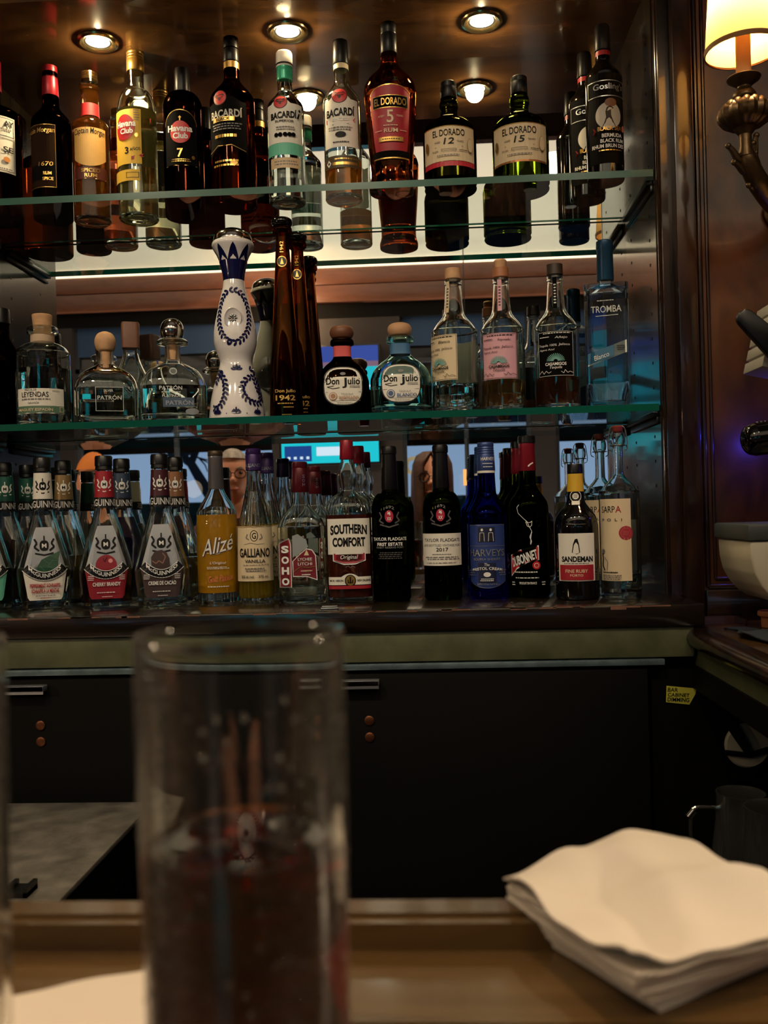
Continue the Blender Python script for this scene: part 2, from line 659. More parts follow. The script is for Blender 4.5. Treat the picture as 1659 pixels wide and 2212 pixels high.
class Bottle:
    """px sizes are as measured in the photograph at the bottle's own depth; they become metres here"""

    def __init__(self, name, label, px, Y, Zs, prof, gmat, sec=None, group=None, smooth_prof=True, rot=0.0, solid=False, wall=2.4, floor=8, k=5, cat='bottle', lift=.0006, sY=None):
        self.s = (sY or Y) / FPX        # sY: the depth the sizes were measured at
        X = px2x(px, Y, Zs)
        self.root = empty(name, (X, Y, Zs + lift), math.atan2(-X, Y) + math.radians(rot), label, cat, group)
        self.sec = sec or round_sec()
        self.round = sec is None
        self.prof = spline(prof, k) if smooth_prof else list(prof)
        self.wall, self.floor = wall, floor
        s = self.s
        p = [(z * s, r * s) for z, r in self.prof]
        mb = MB()
        if solid:
            mb.lathe(supp([(0, 0)] + p + [(p[-1][0], 0)]), sec=self.sec, close=False)
        else:
            tw = wall * s
            zf = floor * s
            inn = [(z, max(r - tw, .002)) for z, r in p if z > zf]
            inn = [(zf + .001, max(inn[0][1] * .55, .002)), (zf + .0016, inn[0][1] * .85)] + inn
            full = [(0.0015, 0), (0.0012, p[0][1] * .6)] + p + list(reversed(inn)) + [(zf, 0)]
            mb.lathe(supp(full), sec=self.sec, close=False)
        self.body = mb.build('body', gmat, self.root, smooth=38)

    def liquid(self, level, m, gap=-.25):
        s = self.s
        q = [(z * s, max((r - self.wall - gap) * s, .001)) for z, r in self.prof if self.floor + 2 < z < level]
        r_top = prof_r(self.prof, level) - self.wall - gap
        q = [((self.floor + 2) * s, q[0][1] * .9)] + q + [(level * s, r_top * s)]
        mb = MB().lathe(supp([(q[0][0], 0)] + q + [(q[-1][0], 0)]), sec=self.sec, close=False)
        return mb.build('liquid', m, self.root, smooth=38)

    def ring(self, name, m, prof, sec=None, smooth=35, k=0, lift=0.0, n=32):
        "a turned part (cap, foil, collar) given in px"
        s = self.s
        pr = spline(prof, k) if k else prof
        mb = MB().lathe([(z * s, r * s + lift) for z, r in pr], n, sec=sec)
        return mb.build(name, m, self.root, smooth=smooth)

    def wrap(self, name, m, z0, z1, extra=.35, n=6):
        "a closed sleeve lying on the glass between two heights"
        s = self.s
        pr = []
        for i in range(n + 1):
            z = z0 + (z1 - z0) * i / n
            pr.append((z * s, (prof_r(self.prof, z) + extra) * s))
        return MB().lathe(pr, sec=self.sec, close=False).build(name, m, self.root, smooth=40)

    def sheet(self, dx=0.0, ang=0.0, flat=None, R=None):
        s = self.s
        if self.round:
            def surf(x, z, l):
                r = prof_r(self.prof, z)
                t = x / (R or max(r, 1)) + math.radians(ang)
                rr = r * s + l
                return (rr * math.sin(t), -rr * math.cos(t), z * s)
        else:
            pts = sorted([(a, b) for a, b in self.sec if b < 1e-4])

            def surf(x, z, l):
                r = prof_r(self.prof, z)
                u = max(-.999, min(.999, x / r))
                yy = -1
                for (a0, b0), (a1, b1) in zip(pts, pts[1:]):
                    if a0 <= u <= a1 and a1 > a0:
                        yy = b0 + (b1 - b0) * (u - a0) / (a1 - a0)
                        break
                return (u * r * s, yy * r * s - l, z * s)
        return Sheet(surf, 1, dx)


def std(R, zs, zn, rn, H, rt=None, foot=None, curve='S'):
    "common bottle outline: heel, straight wall, shoulder, neck"
    rt = rt or rn
    p = [(0, R * .88), (1.2, R * .95), (5, R), (5, R), (zs, R), (zs, R)]
    if curve == 'S':
        for t in (.2, .4, .6, .8):
            p.append((zs + (zn - zs) * t, rn + (R - rn) * (.5 + .5 * math.cos(PI * t))))
    elif curve == 'R':
        for t in (.25, .5, .7, .85, .95):
            p.append((zs + (zn - zs) * t * .92, rn * 1.12 + (R - rn * 1.12) * math.sqrt(1 - t * t)))
    p += [(zn, rn), (zn + (H - zn) * .5, (rn + rt) / 2), (H, rt), (H, rt)]
    return p


def screw_cap(b, m, z0, z1, r, name='cap', ribs=3):
    p = [(z0, r * .97), (z0 + 1, r)]
    for i in range(ribs):
        z = z0 + (z1 - z0) * (.25 + .2 * i)
        p += [(z - 1, r), (z, r * .94), (z + 1, r)]
    p += [(z1 - 2.5, r), (z1 - .6, r * .95), (z1, r * .82)]
    return b.ring(name, m, p)
# ------------------------------------------------------------ the back bar cabinet and the walls
XL, XR = -.897, .4155
YF = 1.645
ZC, ZM, ZT, ZL = -.16, .180, .597, .935
FLOOR_Z = -1.33


def slab(name, m, x0, x1, y0, y1, z0, z1, bevel=0, kind='structure', label=None, cat=None, parent=None):
    o = MB().box(x0, x1, y0, y1, z0, z1).build(name, m, parent, smooth=30 if bevel else 0, bevel=bevel)
    if parent is None: setp(o, label, cat, None, kind)
    return o


mirror_m = bpy.data.materials.new('mirror_silver')
mirror_m.use_nodes = True
_p = mirror_m.node_tree.nodes['Principled BSDF']
_p.inputs['Base Color'].default_value = (.80, .82, .81, 1)
_p.inputs['Metallic'].default_value = 1
_p.inputs['Roughness'].default_value = 0
mb = MB().box(XL, XR, MIRROR_Y, MIRROR_Y + .006, ZC, ZL)
mo = mb.build('mirror', mirror_m, smooth=0)
setp(mo, 'large mirror covering the whole back of the lit bottle cabinet', 'mirror')
slab('wall_back', MAHOG, -4.0, 2.6, MIRROR_Y + .006, MIRROR_Y + .1, FLOOR_Z, 1.8)
slab('wall_left', INNER, XL - .025, XL, 1.60, MIRROR_Y + .006, ZC, ZL)
slab('wall_right', INNER, XR, XR + .02, YF, MIRROR_Y + .006, ZC, ZL)
slab('ceiling', CEILW, XL - .025, XR + .02, 1.60, MIRROR_Y + .006, ZL, ZL + .03)
slab('wall_left_front', MAHOG, -4.0, XL - .025, 1.60, MIRROR_Y, FLOOR_Z, 1.8)
slab('wall_above_cabinet', MAHOG, XL - .025, XR + .06, 1.575, MIRROR_Y, ZL + .03, 1.8)
# shelf-pin holes in both side panels
for xs, d in ((XL, 1), (XR, -1)):
    mb = MB()
    for yy in (1.69, 1.84):
        for k in range(22):
            z = -.10 + k * .045
            M = Matrix.Translation((xs, yy, z)) @ Matrix.Rotation(PI / 2, 4, 'Y')
            mb.lathe([(-.0006, .003), (.0006, .003)], 10, M=M)
    o = mb.build('trim_pin_holes', BLKINK, smooth=0)
    setp(o, kind='structure')
# right jamb: bead, stile, groove and the panelled wall with the sconce
YW = 1.60
mb = MB()
mb.tube([(XR + .012, YF - .012, ZC - .0), (XR + .012, YF - .012, ZL + .03)], .012, 14)
mb.box(XR + .004, XR + .022, YF - .03, YF + .02, ZC, ZL + .03)
setp(mb.build('trim_jamb', MAHOG), kind='structure')
slab('trim_stile', MAHOG, XR + .022, XR + .0535, YW - .012, MIRROR_Y, ZC - .045, 1.2, .002)
slab('trim_groove', BLKINK, XR + .0535, XR + .0575, YW + .004, MIRROR_Y, ZC - .045, 1.2)
slab('wall_sconce', PANEL, XR + .0575, 2.6, YW + .004, MIRROR_Y, FLOOR_Z, 1.8)
mb = MB()
x0 = XR + .0575
for r, a in ((.005, .006), (.0035, .019)):
    mb.tube([(x0 + a, YW + .004, -.15 + a), (x0 + a, YW + .004, 1.3)], r, 12)
    mb.tube([(x0 + a, YW + .004, -.15 + a), (2.5, YW + .004, -.15 + a)], r, 12)
setp(mb.build('trim_panel_moulding', MAHOG), kind='structure')
slab('baseboard_rail', MAHOG, x0, 2.6, YW - .006, YW + .004, -.205, -.150, .002)

# counter the bottom row stands on
mb = MB().box(-1.4, XR + .02, 1.476, MIRROR_Y, ZC - .036, ZC)
o = mb.build('back_bar_counter', MAHOG_H, bevel=.004)
setp(o, 'dark worn wooden counter under the bottom row of bottles', 'counter')
chip = mat('bare_wood', (128, 88, 70), .6, noise=.3, nscale=60)
mb = MB()
random.seed(3)
for k in range(26):
    x = random.uniform(-.9, .38)
    L = random.uniform(.008, .05)
    mb.box(x, x + L, 1.4757, 1.4764, ZC - random.uniform(.002, .004), ZC - .001)
p0, p1 = at(1319, 1311, 1.4757), at(1353, 1311, 1.4757)
mb.box(p0.x, p1.x, 1.4756, 1.4764, ZC - .007, ZC - .001)
c = mb.build('chipped_edge', chip, o, smooth=0)
c['label'] = 'pale bare wood where the varnish is chipped'
slab('trim_stone_band', GREENST, -1.4, XR + .004, 1.484, 1.56, ZC - .0865, ZC - .036, .003)
slab('trim_steel_ledge', mat('dull_steel', (110, 128, 134), .4, .5, noise=.35, nscale=30), -1.4, XR - .045, 1.480, 1.56, ZC - .098, ZC - .0885, .001)

# fridge under the counter
fr = empty('back_bar_fridge', (0, 1.49, FLOOR_Z), 0, 'long black two-door fridge under the back counter', 'fridge')
xa, xb, xc = at(-40, 1600, 1.49).x, at(683, 1600, 1.49).x, at(1399, 1600, 1.49).x
zt, zb = ZC - .104 - FLOOR_Z, .12
MB().box(xa - .006, xc + .006, .012, .36, .0, zt + .004).build('cabinet_body', BLACK, fr, smooth=0)
lock_m = mat('copper_screw', (120, 72, 48), .4, .8)
for i, (u, v) in enumerate(((xa, xb - .0022), (xb + .0022, xc))):
    d = MB().box(u, v, -.012, .011, zb, zt).build('door', BLACK, fr, bevel=.0015)
    hx0, hx1 = (at(-30, 1480, 1.47).x, at(99, 1480, 1.47).x) if i == 0 else (at(706, 1466, 1.47).x, at(819, 1466, 1.47).x)
    h = MB().box(hx0, hx1, -.031, -.0125, zt - .017, zt - .0075).box(hx0, hx1, -.031, -.028, zt - .021, zt - .0075).build('handle', mat('brushed_chrome', (205, 205, 215), .32, .8), d, bevel=.001)
    h['label'] = 'flat chrome edge handle'
    sx = at(87, 1580, 1.475).x if i == 0 else at(798, 1570, 1.475).x
    for k, zz in enumerate((at(800, 1557, 1.475).z, at(800, 1593, 1.475).z)):
        M = Matrix.Translation((sx, -.0125, zz - FLOOR_Z)) @ Matrix.Rotation(PI / 2, 4, 'X')
        sc = MB().lathe([(0, .008), (.002, .0078), (.003, .006)], 20, M=M).build('screw' if k == 0 else 'lock', lock_m, d)
slab('wall_filler', BLACK, xc + .012, 1.2, 1.505, 1.56, FLOOR_Z, -.24)

# yellow tape with handwriting on the dark panel
tape_m = mat('yellow_tape', (196, 190, 66), .6, noise=.08)
Yt = 1.503
tc_ = at(1470, 1502, Yt)


def flat_surf(org, sc):
    return lambda x, z, l: (org.x + x * sc, org.y - l, org.z + z * sc)


sh = Sheet(flat_surf(tc_, Yt / FPX))
sh.poly(tape_m, [(-29, 21), (34, 14), (31, 2), (18, -20), (-31, -14)])
for s_, cx_, cz_, w_, h_ in (('BAR', -16, 12, 22, 9), ('CABINET', -4, 1, 46, 8), ('DIMMING', -5, -9, 46, 9)):
    sh.text(BLKINK, s_, cx_, cz_, w_, h_, bold=.02, rot=-.05, shear=.08)
o = sh.build('tape_note', None)
setp(o, 'yellow tape strip with black handwriting stuck on the dark panel beside the fridge', 'tape')

# ------------------------------------------------------------ glass shelves
shelf_pane = pane('shelf_glass', (.93, .97, .95), 1.5)
edge_m = mat('green_glass_edge', (4, 80, 64), .2, spec=.4)
for nm, zt_, lab in (('glass_shelf', ZM, 'lower glass shelf with a green edge, carrying the tequila bottles'), ('glass_shelf', ZT, 'upper glass shelf with a green edge, carrying the rum bottles')):
    me = MB().box(XL + .004, XR - .004, YF - .008, MIRROR_Y - .012, zt_ - .0125, zt_)
    for i, f in enumerate(me.f):
        vs = [Vector(me.v[k]) for k in f]
        n = (vs[1] - vs[0]).cross(vs[2] - vs[0])
        back = all(abs(v.y - (MIRROR_Y - .012)) < 1e-6 for v in vs)
        me.m[i] = 0 if abs(n.z) > max(abs(n.x), abs(n.y)) or back else 1
    me.box(XL + .004, XR - .004, MIRROR_Y - .0119, MIRROR_Y - .0109, zt_ - .0118, zt_ - .0085, 1)
    o = me.build(nm, [shelf_pane, edge_m], smooth=0)
    setp(o, lab, 'shelf')
for zt_, which in ((ZM, 'lower'), (ZT, 'upper')):
    for xs, d, side in ((XL, 1, 'left'), (XR, -1, 'right')):
        mb = MB().box(min(xs, xs + d * .012), max(xs, xs + d * .012), YF + .01, MIRROR_Y - .02, zt_ - .022, zt_ - .0128)
        mb.box(min(xs, xs + d * .005), max(xs, xs + d * .005), YF + .01, MIRROR_Y - .02, zt_ - .034, zt_ - .022)
        o = mb.build('shelf_bracket', BLACKP, bevel=.001)
        setp(o, 'black bracket rail on the %s side panel under the %s glass shelf' % (side, which), 'bracket')

# ------------------------------------------------------------ downlights in the cabinet ceiling
lamp_m = emis('lamp_face', (255, 214, 160), 60)
ringm = mat('brass_ring', (196, 170, 120), .22, 1)
for lx, lab in ((-.625, 'leftmost'), (-.251, 'middle'), (.123, 'rightmost')):
    r = empty('downlight', (lx, 1.745, ZL), 0, 'round recessed spotlight, %s of the three in the cabinet ceiling' % lab, 'light')
    MB().lathe([(-.001, .040), (-.004, .039), (-.006, .034), (-.004, .029), (-.0015, .026)], 40, close=False).build('trim_ring', ringm, r)
    MB().lathe([(-.0015, .026), (-.0008, .0225)], 40, close=False).build('baffle', BLACKP, r)
    MB().lathe([(-.0032, 0), (-.0030, .012), (-.0022, .019), (-.0009, .0225)], 32, close=False).build('lamp_face', lamp_m, r, smooth=60)

# ------------------------------------------------------------ the return counter on the right
XE = .405
mb = MB().box(XE + .03, 2.4, .75, YW - .006, -.225, -.2035)
o = mb.build('side_counter', wood('side_counter_wood', (70, 46, 26), (124, 92, 56), .22, .5, (7, 1.5, 7)), smooth=0)
setp(o, 'worn wooden side counter running forward on the right', 'counter')
prof = [(-.205, 0), (-.2045, .012), (-.204, .030)]
mb = MB()
mb.tube([(XE + .018, .75, -.2165), (XE + .018, YW - .008, -.2165)], .0165, 16)
mb.box(XE + .018, XE + .034, .75, YW - .008, -.233, -.2002)
c = mb.build('edge_moulding', MAHOG, o)
c['label'] = 'dark rounded edge moulding'
c = MB().box(XE + .02, XE + .04, .75, YW - .02, -.262, -.233).build('stone_band', GREENST, o, smooth=0)
c = MB().box(XE + .015, XE + .04, .75, YW - .02, -.300, -.262).build('apron', BLACK, o, smooth=0)
slab('wall_side_base', BLACK, 1.0, 1.05, .75, 1.5, FLOOR_Z, -.24)
# shelf below it for the pitchers
o = slab('under_counter_shelf', BLACK, XE - .03, 1.0, .95, 1.49, -.56, -.545, 0, 'thing', 'black shelf under the side counter carrying the steel pitchers', 'shelf')

# ------------------------------------------------------------ steel drainboard between the bars
dz = -.45
st = empty('drainboard', (0, 0, 0), 0, 'scuffed steel worktop low on the left behind the bar', 'worktop')
xr = -.451
MB().box(-1.5, xr, .80, 1.42, dz - .008, dz).build('top', mat('scuffed_steel', (150, 144, 136), .36, .5, noise=.45, nscale=22, bump=.7, bscale=40), st, bevel=.002)
MB().box(-1.5, xr - .004, .80, 1.41, dz - .075, dz - .008).build('apron', BLACK, st, smooth=0)
for y in (.9, 1.36): MB().box(xr - .05, xr - .01, y, y + .04, FLOOR_Z, dz - .075).build('leg', BLACK, st, smooth=0)
cl = at(46, 1945, 1.075)
mb = MB().box(cl.x - .014, cl.x + .014, 1.06, 1.09, dz, dz + .006).box(cl.x - .014, cl.x - .009, 1.06, 1.09, dz, dz + .012).box(cl.x + .009, cl.x + .014, 1.06, 1.09, dz, dz + .012)
o = mb.build('clip', BLACKP, smooth=0)
setp(o, 'small black bracket lying on the steel worktop', 'bracket')

slab('floor', mat('dark_floor', (30, 26, 24), .5, noise=.3), -4, 2.6, -1.6, 2.0, FLOOR_Z - .05, FLOOR_Z)

# ------------------------------------------------------------ wall sconce
sx, sy = .498, 1.42
sc = empty('wall_sconce', (sx, sy, .50), 0, 'antique bronze candle sconce with a glowing cream shade on the panelled wall', 'lamp')
bronze = mat('bronze', (92, 72, 48), .38, .85, bump=.3, bscale=120)
k = sy / FPX
sz = lambda y: (1084 - y) * k - .50          # height above the sconce origin at a picture row
shade_m = translucent('shade_cloth', (232, 200, 140), .27)
trim_m = mat('shade_trim', (150, 104, 56), .7)
zb_ = sz(126)
MB().lathe([(zb_, .0555), (zb_ + .13, .046)], 48, close=False).build('shade', shade_m, sc, smooth=60)
MB().lathe([(zb_ - .003, .0545), (zb_ - .0035, .0565), (zb_ + .004, .0570), (zb_ + .0045, .0555)], 48, close=False).build('shade_trim', trim_m, sc)
MB().lathe([(sz(188), .0112), (sz(60), .0108), (sz(58), .004)], 24).build('candle_sleeve', translucent('candle_wax', (238, 190, 130), .4), sc)
MB().lathe([(zb_ + .05, 0), (zb_ + .056, .007), (zb_ + .066, .0095), (zb_ + .078, .007), (zb_ + .088, 0)], 20).build('bulb', emis('bulb_glow', (255, 190, 110), 30), sc)
MB().lathe([(sz(206), .009), (sz(198), .015), (sz(190), .0235), (sz(186), .0250), (sz(184), .0245), (sz(187), .014)], 40, close=False).build('drip_pan', bronze, sc)
pr = [(sz(238), .012), (sz(228), .0175), (sz(218), .0165), (sz(208), .011), (sz(200), .010)]
MB().lathe(spline(pr, 4), 24).build('knop', bronze, sc)
# leafy cup
mb = MB()
pr = spline([(sz(292), .008), (sz(290), .022), (sz(276), .036), (sz(258), .0385), (sz(244), .032), (sz(234), .016)], 5)
n = 64
sec = [((1 + .05 * math.cos(16 * (2 * PI * i / n))) * math.cos(2 * PI * i / n), (1 + .05 * math.cos(16 * (2 * PI * i / n))) * math.sin(2 * PI * i / n)) for i in range(n)]
mb.lathe(pr, sec=sec)
for i in range(14):
    t = 2 * PI * i / 14
    M = Matrix.Rotation(t, 4, 'Z') @ Matrix.Translation((.030, 0, sz(246))) @ Matrix.Rotation(.9, 4, 'Y')
    mb.ball((0, 0, 0), 1, 10, 0, (.010, .0062, .0045), M)
mb.build('leaf_cup', bronze, sc)
pr = [(sz(292), .017), (sz(300), .013), (sz(306), .0095), (sz(330), .0095), (sz(352), .012)]
MB().lathe(list(reversed(pr)), 20).build('stem', bronze, sc)
arm = spline([(0, 0, sz(338)), (.006, .004, sz(365)), (.026, .02, sz(400)), (.066, .06, sz(432)), (.11, .12, sz(430)), (.12, .172, sz(395))], 6)
mb = MB().tube(arm, [.0105 + .006 * math.sin(PI * i / (len(arm) - 1)) for i in range(len(arm))], 14)
mb.build('arm', bronze, sc)
for i, (k0, sg, L) in enumerate(((3, -1, 1.0), (6, -1, .9), (9, -1, .9), (12, -1, .8), (4, 1, 1.1), (8, 1, 1.0), (13, 1, .9))):
    p = Vector(arm[k0])
    d = (Vector(arm[k0 + 1]) - p).normalized()
    side = Vector((-d.z, 0, d.x)) * -sg
    pts = spline([p, p + side * .012 * L - d * .004, p + side * .017 * L - d * .018 * L, p + side * .021 * L - d * .026 * L], 4)
    n = len(pts)
    MB().tube([tuple(q) for q in pts], [.0075 * (1 - .55 * t / (n - 1)) for t in range(n)], 8).ball(pts[-1], .0048, 10).build('leaf', bronze, sc)
M = Matrix.Translation((.12, .176, sz(395))) @ Matrix.Rotation(PI / 2, 4, 'X')
MB().lathe([(-.004, .03), (0, .03), (.008, .022), (.012, .0)], 24, M=M).build('wall_plate', bronze, sc)

# ------------------------------------------------------------ coffee machine at the right edge
cm = empty('coffee_machine', (.62, 1.36, -.2035), 0, 'white and grey coffee machine with black knob and lever at the right edge', 'coffee machine')
Yc = 1.36


def lc(px, py, Y=Yc):
    p = at(px, py, Y)
    return Vector((p.x - .62, Y - 1.36, p.z + .2035))


cream_m = mat('cream_enamel', (214, 204, 178), .3, coat=.3)
# lower housing: rounded bottom
a0, a1 = lc(1597, 1168), lc(1659, 1168)
x0_, ztop = a0.x, a0.z
pts = [(x0_ + .26, ztop), (x0_, ztop)]
for px_, py_ in ((1600, 1205), (1607, 1235), (1622, 1262), (1640, 1282), (1662, 1297)):
    q = lc(px_, py_)
    pts.append((q.x, q.z))
q = lc(1740, 1312)
pts += [(q.x, q.z), (x0_ + .26, q.z)]
mb = MB()
n = len(pts)
vs = [(a, -.045, b) for a, b in pts] + [(a, .10, b) for a, b in pts]
mb.add(vs, [tuple(range(n)), tuple(reversed(range(n, 2 * n)))] + [(i, i + n, (i + 1) % n + n, (i + 1) % n) for i in range(n)])
mb.build('housing', cream_m, cm, smooth=50, bevel=.003)
b0, b1 = lc(1590, 1166), lc(1590, 1131)
MB().box(b0.x, x0_ + .27, -.05, .105, b0.z, b1.z).build('top_band', mat('grey_band', (70, 74, 72), .45), cm, bevel=.004)
for xx in (.12, .24):
    MB().lathe([(-.006, .016), (0, .014), (q.z, .014)], 16, M=Matrix.Translation((x0_ + xx, .03, .0062))).build('foot', BLACKP, cm)
MB().box(x0_ + .10, x0_ + .27, .0, .10, b1.z, b1.z + .42).build('column', cream_m, cm, bevel=.008)
# black steam knob
kb, ke = lc(1602, 953, 1.42), lc(1700, 940, 1.42)
ax = (ke - kb).normalized()
M = Matrix.Translation(kb) @ ax.to_track_quat('Z', 'Y').to_matrix().to_4x4()
MB().lathe(spline([(0, 0), (.001, .010), (.007, .0205), (.018, .025), (.03, .0255), (.12, .0255)], 4), 32, M=M).build('steam_knob', BLACKG, cm)
mb = MB()
for i in range(9):
    mb.ball(kb + ax * (.022 + i * .006) + Vector((0, -.006, .0252)), .0018, 8)
mb.build('bead_trim', CHROME, cm)
# ribbed head and lever
mb = MB()
h0 = lc(1655, 735)
up_ = (lc(1660, 650) - lc(1630, 798)).normalized()
rt_ = Vector((up_.z, 0, -up_.x))
M = Matrix(((rt_.x, 0, up_.x, 0), (0, 1, 0, 0), (rt_.z, 0, up_.z, 0), (0, 0, 0, 1)))
M = Matrix.Translation(lc(1630, 798) + Vector((0, 0, 0))) @ M
for i in range(5):
    z0_ = i * .0205
    mb.box(.0005 * i, .075, -.03, .05, z0_, z0_ + .0165, 0, M)
    mb.box(.006, .07, -.026, .046, z0_ + .0165, z0_ + .0205, 0, M)
mb.build('vented_head', mat('grey_casting', (190, 184, 172), .42, .2), cm, bevel=.0012)
l0, l1 = lc(1596, 675, 1.31), lc(1690, 762, 1.31)
d = (l1 - l0)
nrm = Vector((-d.z, 0, d.x)).normalized()
mb = MB()
pl = []
for t in range(9):
    a = PI / 2 + PI * t / 8
    pl.append(l0 + nrm * (.0125 * math.sin(a)) + d.normalized() * (.0125 * (1 + math.cos(a))))
pl += [l1 - nrm * .019, l1 + nrm * .019]
n = len(pl)
mb.add([p + Vector((0, -.006, 0)) for p in pl] + [p + Vector((0, .006, 0)) for p in pl], [tuple(range(n)), tuple(reversed(range(n, 2 * n)))] + [(i, i + n, (i + 1) % n + n, (i + 1) % n) for i in range(n)])
mb.build('lever', BLACKP, cm, smooth=50, bevel=.002)

# small things on the side counter
pz = -.2035
pp = at(1668, 1350, 1.50)
r = empty('clay_dish', (pp.x, 1.50, pz + .0005), 0, 'small terracotta pot on the side counter at the right edge', 'pot')
MB().lathe(spline([(0, .0), (0, .014), (.002, .016), (.012, .0165), (.016, .0165), (.019, .0215), (.025, .0215), (.0255, .018), (.006, .014), (.006, 0)], 2), 32, close=False).build('bowl', mat('terracotta', (186, 112, 70), .7, noise=.15), r)
tr0, tr1 = at(1475, 1352, 1.555), at(1603, 1352, 1.555)
mb = MB().box(tr0.x, tr1.x, 1.53, 1.585, pz, pz + .003).box(tr0.x, tr1.x, 1.583, 1.586, pz, pz + .010).box(tr1.x - .003, tr1.x, 1.53, 1.585, pz, pz + .010)
o = mb.build('tray', mat('lacquer_tray', (78, 46, 38), .15, coat=.8), smooth=0)
setp(o, 'shallow glossy brown tray against the panelled wall on the side counter', 'tray')
# folded dark cloth
mb = MB()
vs, fs = [], []
nu, nv = 26, 14
A, Bp = Vector((.470, 1.49, pz)), Vector((.74, 1.20, pz))
for i in range(nu + 1):
    for j in range(nv + 1):
        u, v = i / nu, j / nv
        x = .466 + .12 * u + .01 * math.sin(9 * v)
        y = 1.485 - .20 * v - .10 * u
        z = pz + .003 + .010 * math.exp(-((v - .5 * (1 - u) - .1) * 9) ** 2) + .004 * abs(math.sin(7 * u + 5 * v))
        vs.append((x, y, z))
for i in range(nu):
    for j in range(nv):
        k_ = i * (nv + 1) + j
        fs.append((k_, k_ + 1, k_ + nv + 2, k_ + nv + 1))
mb.add(vs, fs)
o = mb.build('bar_cloth', mat('navy_cloth', (52, 60, 72), .9, bump=.4, bscale=300), smooth=80)
md = o.modifiers.new('t', 'SOLIDIFY'); md.thickness = .003; md.offset = -1
md.offset = 1
setp(o, 'crumpled dark blue-grey cloth lying on the side counter', 'cloth')

# steel pitchers
def pitcher(px, py, Y, zs, label, handle=True, sc_=1.0):
    p = at(px, py, Y)
    h = (p.z - zs)
    r = empty('steel_pitcher', (p.x, Y, zs + .0005), 0, label, 'pitcher', 'steel pitchers under the side counter')
    R = .033 * sc_
    pr = [(0, 0), (0, R * 1.30), (.004, R * 1.38), (h * .3, R * 1.28), (h * .75, R * 1.02), (h * .95, R * .97), (h, R)]
    inn = [(z, max(rr - .0016, 0)) for z, rr in reversed(pr[2:])]
    MB().lathe(pr + inn + [(.003, 0)], 48, close=False).build('body', mat('polished_steel', (176, 176, 174), .16, .92), r)
    if handle:
        hp = [(-R * .98, -.002, h * .86), (-R * 1.35, -.004, h * .87), (-R * 2.0, -.006, h * .86), (-R * 2.15, -.007, h * .72), (-R * 2.05, -.006, h * .35), (-R * 1.32, -.004, h * .2)]
        MB().tube(spline(hp, 5), .0026, 8).build('handle', mat('polished_steel'), r)
        M = Matrix.Translation((-R * 2.1, -.007, h * .82)) @ Matrix.Rotation(.7, 4, 'Y')
        MB().lathe([(-.006, .0035), (-.006, .005), (.006, .005), (.006, .0035)], 12, M=M).build('thumb_rest', CHROME, r)
    return r


pitcher(1600, 1712, 1.27, -.545, 'steel milk pitcher with a wire handle beside the napkin stack')
pitcher(1676, 1745, 1.16, -.545, 'second steel pitcher, cut by the right edge of the photo', False, 1.15)
# pale round lid strapped to the panel
q = at(1612, 1608, 1.475)
r = empty('round_lid', (q.x, 1.475, q.z), 0, 'pale round lid held by a black strap under the side counter', 'lid')
M = Matrix.Rotation(PI / 2, 4, 'X')
MB().lathe([(-.002, .0), (-.002, .034), (.006, .036), (.009, .033), (.009, 0)], 40, M=M @ Matrix.Translation((0, 0, 0))).build('disc', mat('pale_plastic', (176, 168, 148), .5), r)
mb = MB()
e0, e1 = at(1568, 1545, 1.46) - q, at(1622, 1630, 1.46) - q
mb.tube([(e0.x, -.012, e0.z), ((e0.x + e1.x) / 2, -.014, (e0.z + e1.z) / 2), (e1.x, -.013, e1.z)], [.009, .009, .007], 10)
mb.tube([(-.036, -.010, -.010), (.0, -.0125, -.014), (.036, -.010, -.004)], .0045, 8)
mb.build('strap', BLACKP, r)
MB().box(-.024, .012, -.004, .028, -.056, -.036).build('hanger', BLACK, r, smooth=0)
# ------------------------------------------------------------ bottles, top shelf (rum)
RUMG = 'rum bottles on the upper glass shelf'
DK_BROWN = glass('dark_rum_glass', linear=(.16, .045, .02))
DK_BLACK = glass('black_rum_glass', linear=(.05, .022, .015))
DK_GREEN = glass('dark_green_glass', linear=(.13, .17, .03))
AMBER = glass('amber_glass', linear=(.2, .07, .025))
BLACKB = mat('black_bottle', (9, 8, 8), .06, coat=.5)
GOLDR = tinted('gold_rum', (246, 190, 50), 40, glow=.4)
PALER = tinted('pale_rum', (240, 220, 110), 9, glow=.18)
AMBR = tinted('amber_rum', (246, 152, 34), 38, glow=.4)
RED_FOIL = mat('red_foil', (140, 16, 32), .35, .3)
BLK_FOIL = mat('black_foil', (12, 11, 12), .36, 0, spec=.3)
GOLD_CAP = mat('gold_cap', (190, 150, 84), .32, .85)
TEAL_FOIL = mat('teal_foil', (60, 178, 140), .3, .2)
PARCH = mat('parchment', (214, 168, 96), .6, noise=.08, nscale=30)
YELLOWP = mat('yellow_paper', (226, 182, 62), .6)
BRNLAB = mat('brown_label', (40, 25, 16), .8, spec=.05)
BLKLAB = mat('black_label', (13, 12, 12), .8, spec=.05)
REDLAB = mat('red_label', (164, 28, 44), .5)
TEALP = mat('teal_paper', (104, 190, 162), .55)

